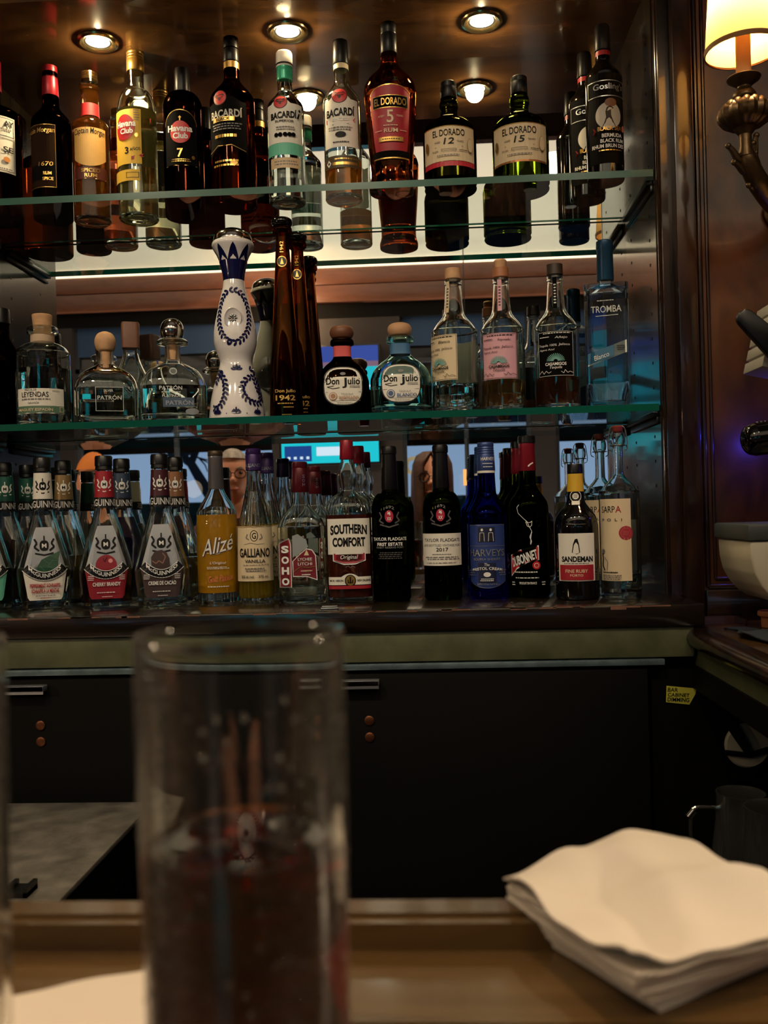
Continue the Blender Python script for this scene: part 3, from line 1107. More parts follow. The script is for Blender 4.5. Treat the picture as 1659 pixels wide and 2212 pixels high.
# amber bottle cut by the left edge
b = Bottle('rum_bottle', 'dark amber bottle with a framed white label at the left edge of the upper shelf', -8, 1.76, ZT, std(59, 228, 262, 15, 352), AMBER, solid=True, group=RUMG)
screw_cap(b, RED_FOIL, 285, 354, 18)
s = b.sheet()
s.rect(WHITEP, 0, 151, 92, 122).frame(GREYINK, 0, 189, 86, 40, 1.5).frame(GREYINK, 0, 129, 86, 72, 1.5)
s.text(BLKINK, 'AY', 30, 196, 22, 13, .03).fine(GREYINK, 22, 183, 32, 8, 1).text(BLKINK, 'SE', 28, 140, 22, 12, .02)
s.oval(mat('orange_print', (206, 132, 60), .5), 24, 118, 14, 12).fine(GREYINK, 10, 97, 60, 6, 1)
s.build('front_label', b.root)

# dark spiced rum with the red cap
b = Bottle('rum_bottle', 'dark rum bottle with a long red neck foil and a brown label', 116, 1.775, ZT, std(42, 212, 254, 18, 338, 15.5), DK_BLACK, solid=True, group=RUMG)
b.ring('cap', RED_FOIL, [(273, 17.3), (274, 17.8), (300, 17), (318, 16), (319, 15), (321, 16), (324, 15.2), (326, 16), (339, 15.6), (340, 13)])
s = b.sheet(ang=-48)
s.rect(BRNLAB, 0, 128, 88, 138).rect(BLKLAB, 0, 92, 88, 32).frame(GOLD, 0, 128, 86, 136, .8)
s.text(GOLD, 'Captain Morgan', 2, 182, 80, 14, .01, .15).text(GOLD, 'RUM', 25, 90, 17, 7, .02).text(GOLD, 'SPICE', 26, 78, 22, 7, .02)
s.text(GOLD, '1670', 22, 110, 30, 9, 0, .1)
s.build('front_label', b.root)

# golden spiced rum
b = Bottle('rum_bottle', 'golden rum bottle with parchment label and red neck band on the upper shelf', 201, 1.80, ZT, std(39.5, 205, 226, 20, 330, 17, curve='R'), CLEAR, group=RUMG)
b.liquid(300, AMBR)
screw_cap(b, GOLD_CAP, 313, 331, 16.5)
b.ring('collar', CLEAR, [(290, 19.5), (292, 21), (304, 21), (306, 18)])
b.wrap('neck_band', mat('red_band', (160, 24, 28), .5), 231, 258, .5)
s = b.sheet(ang=-3)
s.cols(PARCH, -38, 36, lambda x: 112 + .012 * (x + 1) ** 2, lambda x: 196, 16, 5)
s.text(BLKINK, 'Captain Morgan', -1, 184, 70, 17, .012, .12, bow=3)
s.cols(mat('maroon_band', (84, 30, 22), .5), -38, 36, lambda x: 84, lambda x: 110, 14, 2)
s.text(GOLD, 'SPICED', 0, 103, 40, 8, .02).text(GOLD, 'RUM', 0, 92, 26, 8, .02).line(GOLD, [(-36, 85), (-12, 85), (12, 85), (34, 85)], 1.2)
s.build('front_label', b.root)

# pale gold three-year rum
b = Bottle('rum_bottle', 'pale gold rum bottle with yellow label and ribbed gold cap on the upper shelf', 301, 1.80, ZT, std(42.5, 218, 292, 18, 377, 17.5, curve='R'), CLEAR, group=RUMG)
b.liquid(236, PALER)
b.ring('cap', GOLD_CAP, [(326, 18.6), (327, 19.2), (350, 18.6), (352, 17.6), (354, 18.8), (358, 17.6), (360, 18.6), (364, 17.6), (366, 18.6), (376, 18.4), (378, 16)])
s = b.sheet(ang=-42)
s.rect(YELLOWP, 0, 170, 80, 118).text(BLKINK, '3', 8, 140, 9, 15, .03).text(BLKINK, 'AÑOS', 26, 143, 22, 8, .02, rot=.12)
s.oval(REDINK, 3, 190, 48, 56).text(WHITEINK, 'Havana', 6, 198, 46, 14, .03).text(WHITEINK, 'Club', 8, 182, 30, 12, .03)
s.poly(REDINK, [(18, 126), (44, 134), (41, 130), (44, 127), (18, 118)]).fine(GREYINK, 30, 215, 12, 26, 5)
s.oval(GOLD, 30, 172, 8, 9)
s.rect(YELLOWP, 0, 86, 70, 24).frame(BLKINK, 20, 86, 26, 12, 1)
s.build('front_label', b.root)
s = b.sheet(ang=165)
s.rect(WHITEP, 0, 170, 62, 84)
s.build('back_label', b.root)

# black seven-year rum
b = Bottle('rum_bottle', 'black rum bottle with red round emblem and arched gold line on the upper shelf', 401, 1.795, ZT, std(43, 235, 276, 15.5, 325, 14.5, curve='R'), DK_BLACK, solid=True, group=RUMG)
b.ring('cap', BLK_FOIL, [(262, 17), (263, 17.4), (300, 16.5), (322, 16), (326, 15)])
s = b.sheet(ang=-9)
s.arch(BLKLAB, 0, 102, 190, 222, 74).line(GOLD, [(37 * math.cos(PI * i / 14), 188 + 32 * math.sin(PI * i / 14)) for i in range(15)], 1.4)
s.line(GOLD, [(-36, 101), (-12, 101), (12, 101), (36, 101)], 1.2)
s.oval(mat('emblem_red', (206, 44, 46), .45), 0, 172, 44, 48).text(WHITEINK, 'Havana', -1, 180, 54, 14, .035).text(WHITEINK, 'Club', 0, 164, 32, 13, .035)
s.line(GOLD, [(0, 196), (0, 206)], 2).line(GOLD, [(-3, 203), (3, 203)], 1.5).text(GOLD, '7', -1, 127, 12, 19, .02).fine(GOLD, 0, 111, 46, 8, 2).oval(GOLD, 26, 118, 7, 8)
s.build('front_label', b.root)


def bat(s, cx, cz, R):
    "the round red emblem with a dark bat"
    s.oval(mat('emblem_dark', (58, 30, 26), .5), cx, cz, R * 2.15, R * 2.15)
    s.oval(mat('emblem_red'), cx, cz, R * 1.95, R * 1.95)
    q = [(0, .35), (.12, .5), (.2, .35), (.55, .5), (.85, .1), (.6, .12), (.45, -.1), (.28, .0), (.15, -.35), (0, -.5)]
    pts = [(cx + a * R, cz + c * R) for a, c in q] + [(cx - a * R, cz + c * R) for a, c in reversed(q[1:-1])]
    s.poly(mat('emblem_dark'), list(reversed(pts)))


# black rum, large
b = Bottle('rum_bottle', 'tall dark brown rum bottle with black label turned to the left, round red emblem', 508, 1.75, ZT, std(48.5, 230, 285, 17, 371, 16), DK_BROWN, solid=True, group=RUMG)
b.ring('cap', BLK_FOIL, [(318, 17), (319, 17.4), (345, 16.4), (346, 15.6), (348, 16.4), (368, 16), (372, 14)])
b.wrap('neck_ring', GOLD_CAP, 302, 316, .5)
s = b.sheet(ang=-16)
s.cols(BLKLAB, -50, 44, lambda x: 120 - .008 * x * x, lambda x: 214 + 12 * max(0, 1 - (x / 30) ** 2), 18, 5)
bat(s, -15, 223, 15)
s.text(mat('pale_print', (190, 184, 172), .5), 'BACARDÍ', -3, 190, 74, 21, .03)
s.rect(GOLD, -8, 176, 50, 9).text(BLKINK, 'BLACK', -8, 176, 32, 6, .03).fine(GREYINK, 0, 160, 70, 16, 3).fine(GOLD, -4, 140, 62, 14, 1)
s.line(GOLD, [(-46, 110), (-20, 120), (10, 120), (40, 108)], 1)
s.fine(GOLD, -4, 82, 60, 18, 2).poly(GOLD, [(6, 82), (14, 90), (22, 82), (14, 74)])
s.build('front_label', b.root)

# white rum
b = Bottle('rum_bottle', 'clear rum bottle with white cap, turquoise neck foil and white bat-emblem label', 622, 1.742, ZT, std(39.7, 208, 248, 16, 331, 16), CLEAR, group=RUMG)
b.liquid(262, LIQ)
b.ring('cap', WHITEP, [(297, 18), (298, 18.4), (306, 18.2), (328, 17.6), (331, 16)])
b.ring('cap_band', BLKINK, [(300, 18.6), (304, 18.6)])
b.ring('neck_foil', TEAL_FOIL, [(268, 16.8), (272, 18), (276, 17.2), (279, 18), (283, 17.2), (286, 18), (290, 17.2), (297, 17.6)])
s = b.sheet(ang=-13)
s.cols(WHITEP, -40, 50, lambda x: 120, lambda x: 205 + 11 * max(0, 1 - ((x + 2) / 22) ** 2), 18, 5)
s.rect(TEALP, 5, 107, 90, 25)
bat(s, -2, 208, 14)
s.text(BLKINK, 'BACARDÍ', 4, 181, 58, 18, .035, slant=.06).text(BLKINK, 'SUPERIOR', 6, 166, 40, 5, .02).fine(GREYINK, 6, 151, 44, 10, 2)
for xx in (-12, -3, 7, 16, 24): s.oval(BLKLAB, xx, 137, 9, 9)
s.line(BLKINK, [(34, 172), (38, 184)], 4).oval(BLKINK, 39, 190, 6, 6)
s.rect(mat('pale_gold', (206, 178, 140), .5), 6, 76, 62, 22).fine(GREYINK, 6, 76, 52, 12, 2)
s.build('front_label', b.root)

# spiced rum, nearly empty
b = Bottle('rum_bottle', 'half-empty rum bottle with black cap and red ribbon across its white label', 744, 1.739, ZT, std(40.5, 212, 262, 16, 347, 15.5), CLEAR, group=RUMG)
b.liquid(84, GOLDR)
b.ring('cap', BLK_FOIL, [(296, 17.4), (297, 17.8), (318, 16.6), (344, 15.6), (348, 14)])
b.wrap('neck_ring', CREAM, 284, 295, .6)
s = b.sheet(ang=-6)
s.cols(WHITEP, -40, 42, lambda x: 104, lambda x: 206 + 12 * max(0, 1 - ((x) / 24) ** 2), 18, 5)
bat(s, -1, 214, 16)
s.text(BLKINK, 'BACARDÍ', 0, 180, 64, 21, .035, slant=.05)
s.poly(mat('ribbon_red', (202, 40, 36), .5), [(-33, 156), (33, 158), (29, 162), (34, 168), (-33, 166)]).text(WHITEINK, 'SPICED', 0, 162, 34, 6, .02)
s.line(BLKINK, [(-18, 152), (18, 153)], .8).fine(GREYINK, 0, 143, 56, 10, 2).oval(BLKINK, 0, 130, 22, 12).fine(BLKINK, 0, 114, 36, 5, 1)
s.rect(mat('dark_gold_label', (74, 60, 34), .5), 0, 72, 78, 26).poly(WHITEINK, [(-33, 70), (-27, 78), (-21, 70), (-27, 62)]).fine(GOLD, 8, 78, 54, 5, 1).rect(GOLD, 8, 68, 52, 6)
s.build('front_label', b.root)

# five-year rum, bell shaped
p = [(0, 47), (1, 49), (6, 50), (14, 50), (24, 47), (34, 45.5), (60, 46), (120, 51), (180, 55), (210, 56.5), (224, 55.5), (238, 50), (250, 40), (262, 28), (274, 20), (290, 17.5), (330, 16.5), (365, 16), (365, 16)]
b = Bottle('rum_bottle', 'wide-shouldered amber rum bottle with a tall red label on the upper shelf', 848, 1.703, ZT, p, glass('amber_rum_glass', linear=(.5, .20, .09)), solid=True, group=RUMG)
b.ring('cap', BLK_FOIL, [(300, 17.6), (301, 18.2), (340, 17.2), (342, 16.4), (344, 17.2), (348, 16.4), (350, 17), (362, 16.8), (366, 15)])
s = b.sheet()
s.cols(REDLAB, -48, 48, lambda x: 74 if abs(x) < 38 else 74 + (abs(x) - 38) * 13, lambda x: 190 + 20 * math.sqrt(max(0, 1 - (x / 49) ** 2)), 24, 6)
s.line(GOLD, [(46 * math.cos(PI * i / 16), 192 + 18 * math.sin(PI * i / 16)) for i in range(17)], 2)
s.rect(GOLD, 0, 175, 80, 26).rect(BLKLAB, 0, 175, 77, 23).text(GOLD, 'EL DORADO', 0, 175, 70, 15, .015)
s.text(CREAM, '5', -1, 144, 14, 26, .012).text(CREAM, 'AGED', -20, 145, 14, 4).text(CREAM, 'YEARS', 19, 145, 15, 4)
s.text(CREAM, 'RUM', 0, 115, 28, 8, .01).fine(CREAM, 0, 125, 36, 4, 1).fine(CREAM, -26, 115, 18, 3, 1).fine(CREAM, 26, 115, 18, 3, 1).rect(GOLD, 0, 97, 50, 9).fine(BLKINK, 0, 97, 44, 4, 1)
s.rect(BLKLAB, 0, 66, 78, 14).rect(GOLD, 0, 58, 76, 2.5)
s.build('front_label', b.root)

# two squat dark bottles
for px, Y, H, num, red, lab in ((974, 1.711, 235, '12', True, 'squat dark rum bottle with a cream label edged in red'), (1127, 1.732, 247, '15', False, 'squat dark green rum bottle with a plain cream label')):
    q = H / 235
    R = 57 * q
    p = [(0, R * .9), (1, R * .95), (5, R * .985), (10, R * .95), (16, R), (16, R), (118 * q, R), (118 * q, R), (134 * q, R * .93), (146 * q, R * .74), (154 * q, R * .5), (160 * q, 20 * q), (172 * q, 18 * q), (182 * q, 20.5 * q), (192 * q, 19 * q), (200 * q, 16.5 * q), (H, 16), (H, 16)]
    b = Bottle('rum_bottle', lab + ' on the upper shelf', px, Y, ZT, p, DK_GREEN if not red else glass('near_black_glass', linear=(.07, .07, .02)), solid=True, group=RUMG)
    b.ring('cap', BLK_FOIL, [(200 * q, 17.5), (201 * q, 18), (H - 12, 17.4), (H - 10, 16.8), (H - 8, 17.4), (H - 1, 17), (H + 1, 15)])
    s = b.sheet(ang=-2)
    s.rect(CREAM, 0, 83 * q, 128 * q, 72 * q).rect(mat('label_red_edge', (192, 40, 56), .5) if red else mat('copper_edge', (160, 104, 60), .4, .5), 0, (41 if red else 45) * q, 128 * q, (10 if red else 4) * q)
    s.rect(GOLD, 0, 120 * q, 128 * q, 1.5)
    s.text(BLKINK, 'EL DORADO', 0, 106 * q, 70 * q, 14 * q, .01).text(BLKINK, num, 0, 88 * q, 22 * q, 13 * q, .01, .15)
    s.text(BLKINK, 'AGED', -24 * q, 87 * q, 13 * q, 3.5).text(BLKINK, 'YEARS', 24 * q, 87 * q, 15 * q, 3.5)
    s.line(GREYINK, [(-30 * q, 77 * q), (30 * q, 77 * q)], .8).text(BLKINK, 'RUM', -29 * q, 68 * q, 12 * q, 3.5).frame(BLKINK, 0, 69 * q, 30 * q, 5 * q, .7).fine(BLKINK, 30 * q, 68 * q, 22 * q, 4, 1).fine(GREYINK, 0, 58 * q, 50 * q, 5, 1)
    s.oval(GOLD, 46 * q, 80 * q, 14 * q, 30 * q).oval(CREAM, 46 * q, 80 * q, 13 * q, 28 * q).oval(GOLD, -48 * q, 80 * q, 9 * q, 22 * q)
    s.oval(mat('shoulder_seal', (170, 160, 120), .4, .5), 0, 150 * q, 20, 6)
    s.build('front_label', b.root)


# black seal rum, twice
def seal_rum(px, Y, lab):
    b = Bottle('rum_bottle', lab, px, Y, ZT, std(39, 218, 262, 15.5, 333, 14.5), BLACKB, solid=True, group=RUMG, sY=1.70)
    b.ring('cap', BLK_FOIL, [(280, 17), (281, 17.4), (305, 16.4), (331, 15.6), (335, 14)])
    b.wrap('neck_band', REDINK, 268, 278, .6)
    s = b.sheet(ang=14)
    s.rect(BLKLAB, 0, 124, 92, 190).frame(SILVER, -2, 186, 88, 34, 1.6).text(SILVER, "Gosling's", 2, 188, 66, 17, .015)
    s.oval(mat('moon', (196, 190, 178), .5), 0, 128, 54, 56)
    s.oval(mat('barrel_brown', (120, 78, 50), .5), 4, 155, 24, 18)
    s.poly(BLKINK, [(-16, 102), (-10, 112), (-6, 124), (-7, 136), (-4, 145), (3, 148), (10, 143), (4, 140), (4, 128), (9, 114), (16, 101)])
    s.poly(mat('ribbon_seal', (152, 40, 38), .5), [(-34, 92), (-30, 98), (-34, 105), (36, 110), (36, 97)]).text(GOLD, 'BLACK SEAL', 4, 101, 54, 9, .02)
    s.text(WHITEINK, 'BERMUDA', 6, 86, 42, 8, .025).text(WHITEINK, 'BLACK RUM', 6, 75, 48, 8, .025).text(WHITEINK, 'RHUM BRUN DES', -2, 64, 66, 8, .025).fine(GOLD, 0, 55, 54, 5, 1)
    s.build('front_label', b.root)


seal_rum(1309, 1.70, 'black rum bottle with a seal emblem, front one at the right end')
seal_rum(1270, 1.80, 'black rum bottle standing half hidden behind the seal-emblem bottle')
# ------------------------------------------------------------ bottles, lower glass shelf (tequila)
TEQ = 'tequila bottles on the lower glass shelf'
CORK = mat('cork_wood', (206, 160, 118), .7, noise=.15, nscale=70)
CORKD = mat('dark_cork_wood', (110, 66, 44), .5, noise=.2, nscale=40)
PEWTER = mat('bright_silver', (190, 186, 180), .12, 1)
TEALG = glass('aqua_glass', (222, 244, 243))
BLUEP = mat('blue_paper', (58, 108, 150), .5)
PINKP = mat('pink_paper', (226, 168, 180), .6)
SALMON = mat('salmon_paper', (214, 84, 84), .6)
GREENP = mat('green_paper', (92, 122, 98), .55)
TEALINK = mat('teal_ink', (110, 168, 160), .5)
ETCH = mat('etched_print', (210, 214, 212), .5)

b = Bottle('tequila_bottle', 'dark brown bottle cut by the left edge of the lower glass shelf', 8, 1.76, ZM, std(44, 150, 218, 17, 268, 17), DK_BLACK, solid=True, group=TEQ)
b.ring('cap', BLK_FOIL, [(236, 18.5), (237, 20), (262, 19.5), (269, 18)])

# mezcal
p = [(0, 53), (1, 56), (5, 58), (5, 58), (148, 58), (162, 56), (172, 51), (180, 41), (185, 29), (189, 24), (200, 23), (203, 24), (206, 31), (210, 33), (216, 33), (220, 31), (223, 25), (223, 25)]
b = Bottle('mezcal_bottle', 'round clear mezcal bottle with a tapered cork and white and green label', 97, 1.72, ZM, p, CLEAR, group=TEQ)
b.liquid(126, LIQ)
b.ring('cork', CORK, [(196, 18), (222, 19), (222.5, 19.5), (247, 21.5), (248, 20.5)])
b.ring('neck_paper', mat('neck_paper', (206, 178, 150), .8), [(186, 25), (187, 25.5), (203, 25), (203.5, 24)])
s = b.sheet(ang=-10)
s.rect(WHITEP, 0, 56, 108, 46, nx=20).rect(GREENP, 0, 34, 108, 15, nx=20).line(WHITEP, [(-54, 26), (-27, 26), (0, 26), (27, 26), (54, 26)], 2)
s.text(BLKINK, 'MEZCAL DE', -18, 76, 26, 4.5).text(BLKINK, 'LEYENDAS', -10, 66, 58, 11, .006).text(GREYINK, 'OAXACA', -12, 48, 24, 4.5, .01).fine(GREYINK, -8, 56, 70, 6, 1).fine(GREYINK, 34, 74, 18, 3, 1)
s.text(CREAM, 'MAGUEY ESPADÍN', -10, 34, 74, 7.5, .015).frame(CREAM, 46, 34, 10, 11, 1)
s.build('front_label', b.root)


def squat(px, Y, R, H, lab, ball, ball_m, collar, text, gm=CLEAR, lq=None):
    p = [(0, R * .92), (1, R * .97), (5, R), (5, R), (68, R), (82, R * .985), (98, R * .90), (112, R * .74), (122, R * .52), (130, R * .31), (136, R * .25), (160, R * .235), (H - 44, R * .25), (H - 44, R * .25)]
    b = Bottle('tequila_bottle', lab, px, Y, ZM, p, gm, sec=super_sec(4.2, .62), group=TEQ, wall=3.4, floor=14)
    b.liquid(lq or 58, LIQ)
    s2 = b.ring
    nr = R * .235
    if collar: b.ring('collar', CLEAR, [(H - 62, nr + 1), (H - 58, nr * 2.0), (H - 52, nr * 2.1), (H - 47, nr * 1.7), (H - 46, nr)])
    b.ring('stopper_stem', CORK, [(H - 92, nr * .72), (H - 42, nr * .78)])
    b.ring('stopper', ball_m, spline([(H - 2 * ball, ball * .55), (H - 1.75 * ball, ball * .84), (H - ball, ball), (H - .35 * ball, ball * .77), (H - .08 * ball, ball * .35), (H, 0)], 5), smooth=70)
    s = b.sheet()
    text(s)
    s.build('front_label', b.root)
    return b


def t_silver(s):
    s.frame(ETCH, 6, 52, 58, 52, 1).text(ETCH, 'SILVER', 4, 70, 20, 5, .01).text(ETCH, 'PATRÓN', 6, 56, 50, 11, .012)


def t_plat(s):
    s.text(ETCH, 'PATRÓN', -6, 72, 48, 10, .012).fine(ETCH, -6, 62, 50, 4, 1).text(ETCH, 'PLATINUM', -4, 54, 40, 6, .01)
    s.rect(mat('platinum_label', (88, 104, 124), .35, .5), 10, 40, 66, 20).text(SILVER, 'PATRÓN', 12, 40, 58, 12, .03)
    s.oval(SILVER, 38, 20, 28, 14).oval(ETCH, 0, 108, 16, 16).oval(CLEAR, 0, 108, 13, 13)


squat(232, 1.71, 68, 206, 'squat clear tequila bottle with a round cork ball stopper on the lower shelf', 23, CORK, False, t_silver, lq=52)
squat(377, 1.71, 71, 229, 'squat clear tequila bottle with a silver ball stopper and glass collar', 26, PEWTER, True, t_plat, lq=78)

# taller square-necked bottle behind those two
p = [(0, 36), (1, 39), (5, 40), (5, 40), (92, 40), (104, 39), (120, 33), (140, 24), (160, 18), (176, 16.5), (232, 16.5), (232, 16.5)]
b = Bottle('tequila_bottle', 'clear tequila bottle with copper neck label behind the two squat bottles', 287, 1.82, ZM, p, CLEAR, sec=super_sec(3.2, .9), group=TEQ)
b.liquid(80, PALER)
b.ring('cap', CORKD, [(178, 18.5), (230, 19.5), (234, 18)], sec=super_sec(6, 1))
s = b.sheet()
s.cols(mat('dark_neck_label', (52, 40, 38), .4), -9, 9, lambda x: 184, lambda x: 228, 4, 2)
s.fine(SILVER, 0, 206, 12, 36, 6)
for i in range(18):
    a = PI * (i + .5) / 18
    s.line(SILVER, [(8 * math.cos(a), 66 + 8 * math.sin(a)), (24 * math.cos(a), 66 + 24 * math.sin(a))], 1, up=(i == 0))
s.build('front_label', b.root)

# white ceramic decanter with painted blue leaves
CER = mat('white_ceramic', (232, 226, 226), .12, coat=.6)
COB = mat('cobalt_paint', (17, 20, 66), .18, coat=.5)
p = [(0, 59), (1.5, 61), (12, 60), (40, 56.5), (70, 50), (98, 41.5), (116, 36), (126, 34.5), (136, 36.5), (150, 42), (166, 46), (182, 46.5), (205, 44), (240, 36), (270, 29), (290, 24), (306, 21.5), (306, 21.5)]
b = Bottle('ceramic_decanter', 'white ceramic tequila decanter painted with blue leaf wreaths and topped with a silver dome', 513, 1.70, ZM, p, CER, solid=True, group=TEQ)
b.ring('neck_cap', CER, spline([(304, 21), (318, 23), (340, 28), (360, 35), (374, 43), (380, 45.5), (386, 44), (389, 41)], 4))
b.ring('dome', PEWTER, spline([(386, 42.5), (394, 42), (404, 37.5), (412, 27), (417, 14), (419, 0)], 5), smooth=70)
s_ = b.s
pp = [(304, 21.6), (318, 23.7), (340, 28.8), (360, 35.8), (374, 43.7), (380, 46)]


def crown(s):
    n = 8
    for i in range(n):
        t0 = 2 * PI * i / n
        for j in range(6):
            f0, f1 = j / 6, (j + 1) / 6
            z0, z1 = 344 + 33 * f0, 344 + 33 * f1
            hw = lambda f: (PI / n) * (1 - f) ** .8
            vs = []
            for z, t in ((z0, t0 - hw(f0)), (z0, t0 + hw(f0)), (z1, t0 + hw(f1)), (z1, t0 - hw(f1))):
                r = prof_r(pp, z) * s_ + .0003
                vs.append((r * math.sin(t), -r * math.cos(t), z * s_))
            s.add(vs, [(0, 1, 2, 3)])


mb = MB().lathe([(z * s_, r * s_ + .0003) for z, r in [(303.5, 21.5), (304.5, 22.2), (318, 23.7), (344.5, 30.2)]], 48, close=False)
crown(mb)
mb.build('blue_crown', COB, b.root, smooth=60)
sh = b.sheet()


def leaf(s, x, z, a, L, w_, first=True):
    pts = [(0, 0), (.3 * L, .75 * w_), (.65 * L, w_), (.92 * L, .6 * w_), (L, 0), (.92 * L, -.6 * w_), (.65 * L, -w_), (.3 * L, -.75 * w_)]
    ca, sa = math.cos(a), math.sin(a)
    s.poly(COB, [(x + u * ca - v * sa, z + u * sa + v * ca) for u, v in pts], up=first)


def vine(s, path, step=9.5, L=11.5, w_=2.9):
    d = 0
    f = True
    for (x0, z0), (x1, z1) in zip(path, path[1:]):
        seg = math.hypot(x1 - x0, z1 - z0)
        a = math.atan2(z1 - z0, x1 - x0)
        while d < seg:
            t = d / seg
            x, z = x0 + (x1 - x0) * t, z0 + (z1 - z0) * t
            for sg in (-1, 1): leaf(s, x, z, a + sg * .62, L, w_, f); f = False
            d += step
        d -= seg


ov = lambda cx, cz, rx, rz, a0, a1, n=24: [(cx + rx * math.cos(a0 + (a1 - a0) * i / n), cz + rz * math.sin(a0 + (a1 - a0) * i / n)) for i in range(n + 1)]
vine(sh, ov(-4, 220, 38, 58, PI * .56, -PI * .55))
vine(sh, ov(-4, 220, 34, 58, PI * .58, PI * 1.42))
for k in range(5): leaf(sh, 1, 104, PI * (k + .5) / 5, 13, 3.1, k == 0)
vine(sh, ov(38, 62, 22, 46, PI * .62, -PI * .1, 12) + ov(46, 62, 34, 30, PI * .55, PI * 1.62, 18))
vine(sh, ov(-50, 62, 26, 40, PI * .5, -PI * .6, 18))
vine(sh, [(60, 90), (72, 60), (66, 40)])
vine(sh, [(-30, 104), (-44, 92), (-50, 80)])
for cx_ in (-2, 46, -44):
    for a in (.35, .7, 1.05, 1.57, 2.1, 2.45, 2.8): leaf(sh, cx_, 9, a, 14 if abs(a - 1.57) < .3 else 11, 2.0, a == .35)
    sh.oval(COB, cx_ + 22, 9, 2.6, 2.6)
sh.build('blue_painting', b.root)
mb = MB()
zc_ = 214 * s_
rr = prof_r(b.prof, 214) * s_
M = Matrix.Translation((-.0035, -rr - .0004, zc_)) @ Matrix.Rotation(.10, 4, 'X') @ Matrix.Rotation(PI / 2, 4, 'X')
mb.lathe([(-.004, .0165), (.0008, .0165), (.0022, .0150), (.001, .0135), (-.0002, .0125), (-.0002, 0)], 40, M=M @ Matrix.Diagonal((1, 1.25, 1, 1)))
mb.build('medallion', CER, b.root, smooth=60)
mb = MB()
for k in range(8):
    T = M @ Matrix.Translation((0, 0, .0008)) @ Matrix.Rotation(PI * k / 4, 4, 'Z')
    mb.ball((.0048, 0, 0), 1, 10, 0, (.0042, .0018, .0014), T)
mb.ball((0, 0, .001), .0018, 10, 0, (1, 1, 1), M)
mb.build('flower_badge', PEWTER, b.root, smooth=60)


# two tall tapering bottles
def tall1942(px, Y, lab):
    H = 438
    p = [(0, 33), (1.5, 35.5), (8, 36.5), (60, 34.5), (140, 30), (240, 23.5), (320, 18), (380, 14.5), (396, 14), (400, 16), (404, 20), (410, 21.5), (416, 20), (418, 16), (418, 16)]
    p = [(z * H / 438, r) for z, r in p]
    q = H / 438
    b = Bottle('tequila_bottle', lab, px, Y, ZM, p, glass('brown_glass', linear=(.50, .24, .07)), sec=super_sec(2.6, 1.0), group=TEQ, wall=2.6, sY=1.705)
    b.liquid(210 * q, tinted('aged_tequila', (150, 70, 14), 60))
    b.ring('stopper', BLACKG, spline([(410 * q, 14), (417 * q, 15), (419 * q, 20), (426 * q, 23), (433 * q, 21), (437 * q, 13), (438 * q, 0)], 4), smooth=60)
    s = b.sheet()
    s.text(GOLD, 'Don Julio', -2, 56 * q, 44, 9, .015).text(GOLD, '1942', -2, 42 * q, 42, 12, .02).fine(GOLD, -2, 30 * q, 42, 5, 1).fine(GOLD, 4, 22 * q, 26, 5, 1).fine(GOLD, 0, 6 * q, 26, 4, 1)
    s.oval(GOLD, -2, 338 * q, 22, 24).oval(mat('medal_black', (28, 22, 18), .4), -2, 338 * q, 18, 20).poly(GOLD, [(-6, 332 * q), (-2, 346 * q), (2, 332 * q)])
    s.text(GOLD, '1942', -2, 370 * q, 24, 8, .01, rot=PI / 2)
    s.build('front_label', b.root)
    return b


tall1942(620, 1.705, 'tallest slender brown tequila bottle with a black knob stopper, beside the ceramic decanter')
tall1942(652, 1.80, 'second slender brown tequila bottle standing just behind the tallest one')


def don(px, Y, R, H, lab, gm, knob, paper, txt, lqm, solid, bodyc):
    p = [(0, R * .93), (1, R * .97), (5, R), (5, R), (66, R), (80, R * .97), (96, R * .86), (110, R * .66), (120, R * .45), (127, R * .36), (132, R * .335), (150, R * .33), (153, R * .35), (156, R * .44), (161, R * .45), (166, R * .42), (168, R * .34), (168, R * .34)]
    b = Bottle('tequila_bottle', lab, px, Y, ZM, p, gm, sec=super_sec(3.0, .72), group=TEQ, wall=3.2, floor=12, solid=solid)
    if lqm: b.liquid(58, lqm)
    b.wrap('neck_paper', paper, 129, 152, .6)
    b.ring('stopper', knob, spline([(160, 16), (168, 17), (171, 22), (180, 26), (190, 24.5), (196, 17), (199, 0)], 4), smooth=60)
    s = b.sheet()
    W = 80
    s.oval(mat('label_ring', (40, 36, 34), .3), 0, 62, W + 5, 84, 2.8).oval(WHITEP, 0, 62, W, 80, 2.8)
    s.text(BLKINK, 'Don', -22, 72, 28, 15, .03).text(BLKINK, 'J', 3, 68, 10, 22, .02).text(BLKINK, 'ulio', 23, 72, 26, 15, .02).line(BLKINK, [(-8, 58), (-22, 56), (-34, 60), (-20, 62)], 1.2).fine(GREYINK, 24, 60, 24, 6, 2)
    s.oval(GREYINK, 0, 88, 12, 7)
    s.line(GREYINK, [(-38, 49), (38, 49)], .8).oval(bodyc, -22, 40, 17, 17).oval(WHITEP, -22, 40, 14, 14).oval(bodyc, -22, 40, 11, 11)
    s.text(GREYINK, 'TEQUILA', 8, 44, 26, 4).text(bodyc, txt, 12, 36, 42, 7.5, .02).line(GREYINK, [(-30, 30), (36, 30)], .6).fine(GREYINK, 2, 26, 40, 3, 1)
    s.build('front_label', b.root)


don(743, 1.70, 56.5, 198, 'dark tequila bottle with brown knob stopper and red neck paper', glass('dark_amber_glass', linear=(.10, .05, .02)), CORKD, SALMON, 'REPOSADO', None, True, mat('tan_print', (178, 132, 104), .5))
don(868, 1.69, 66, 199, 'pale aqua tequila bottle with light knob stopper and blue neck paper', TEALG, mat('pale_wood', (196, 150, 112), .6), BLUEP, 'BLANCO', LIQ, False, mat('blue_print', (72, 96, 140), .5))


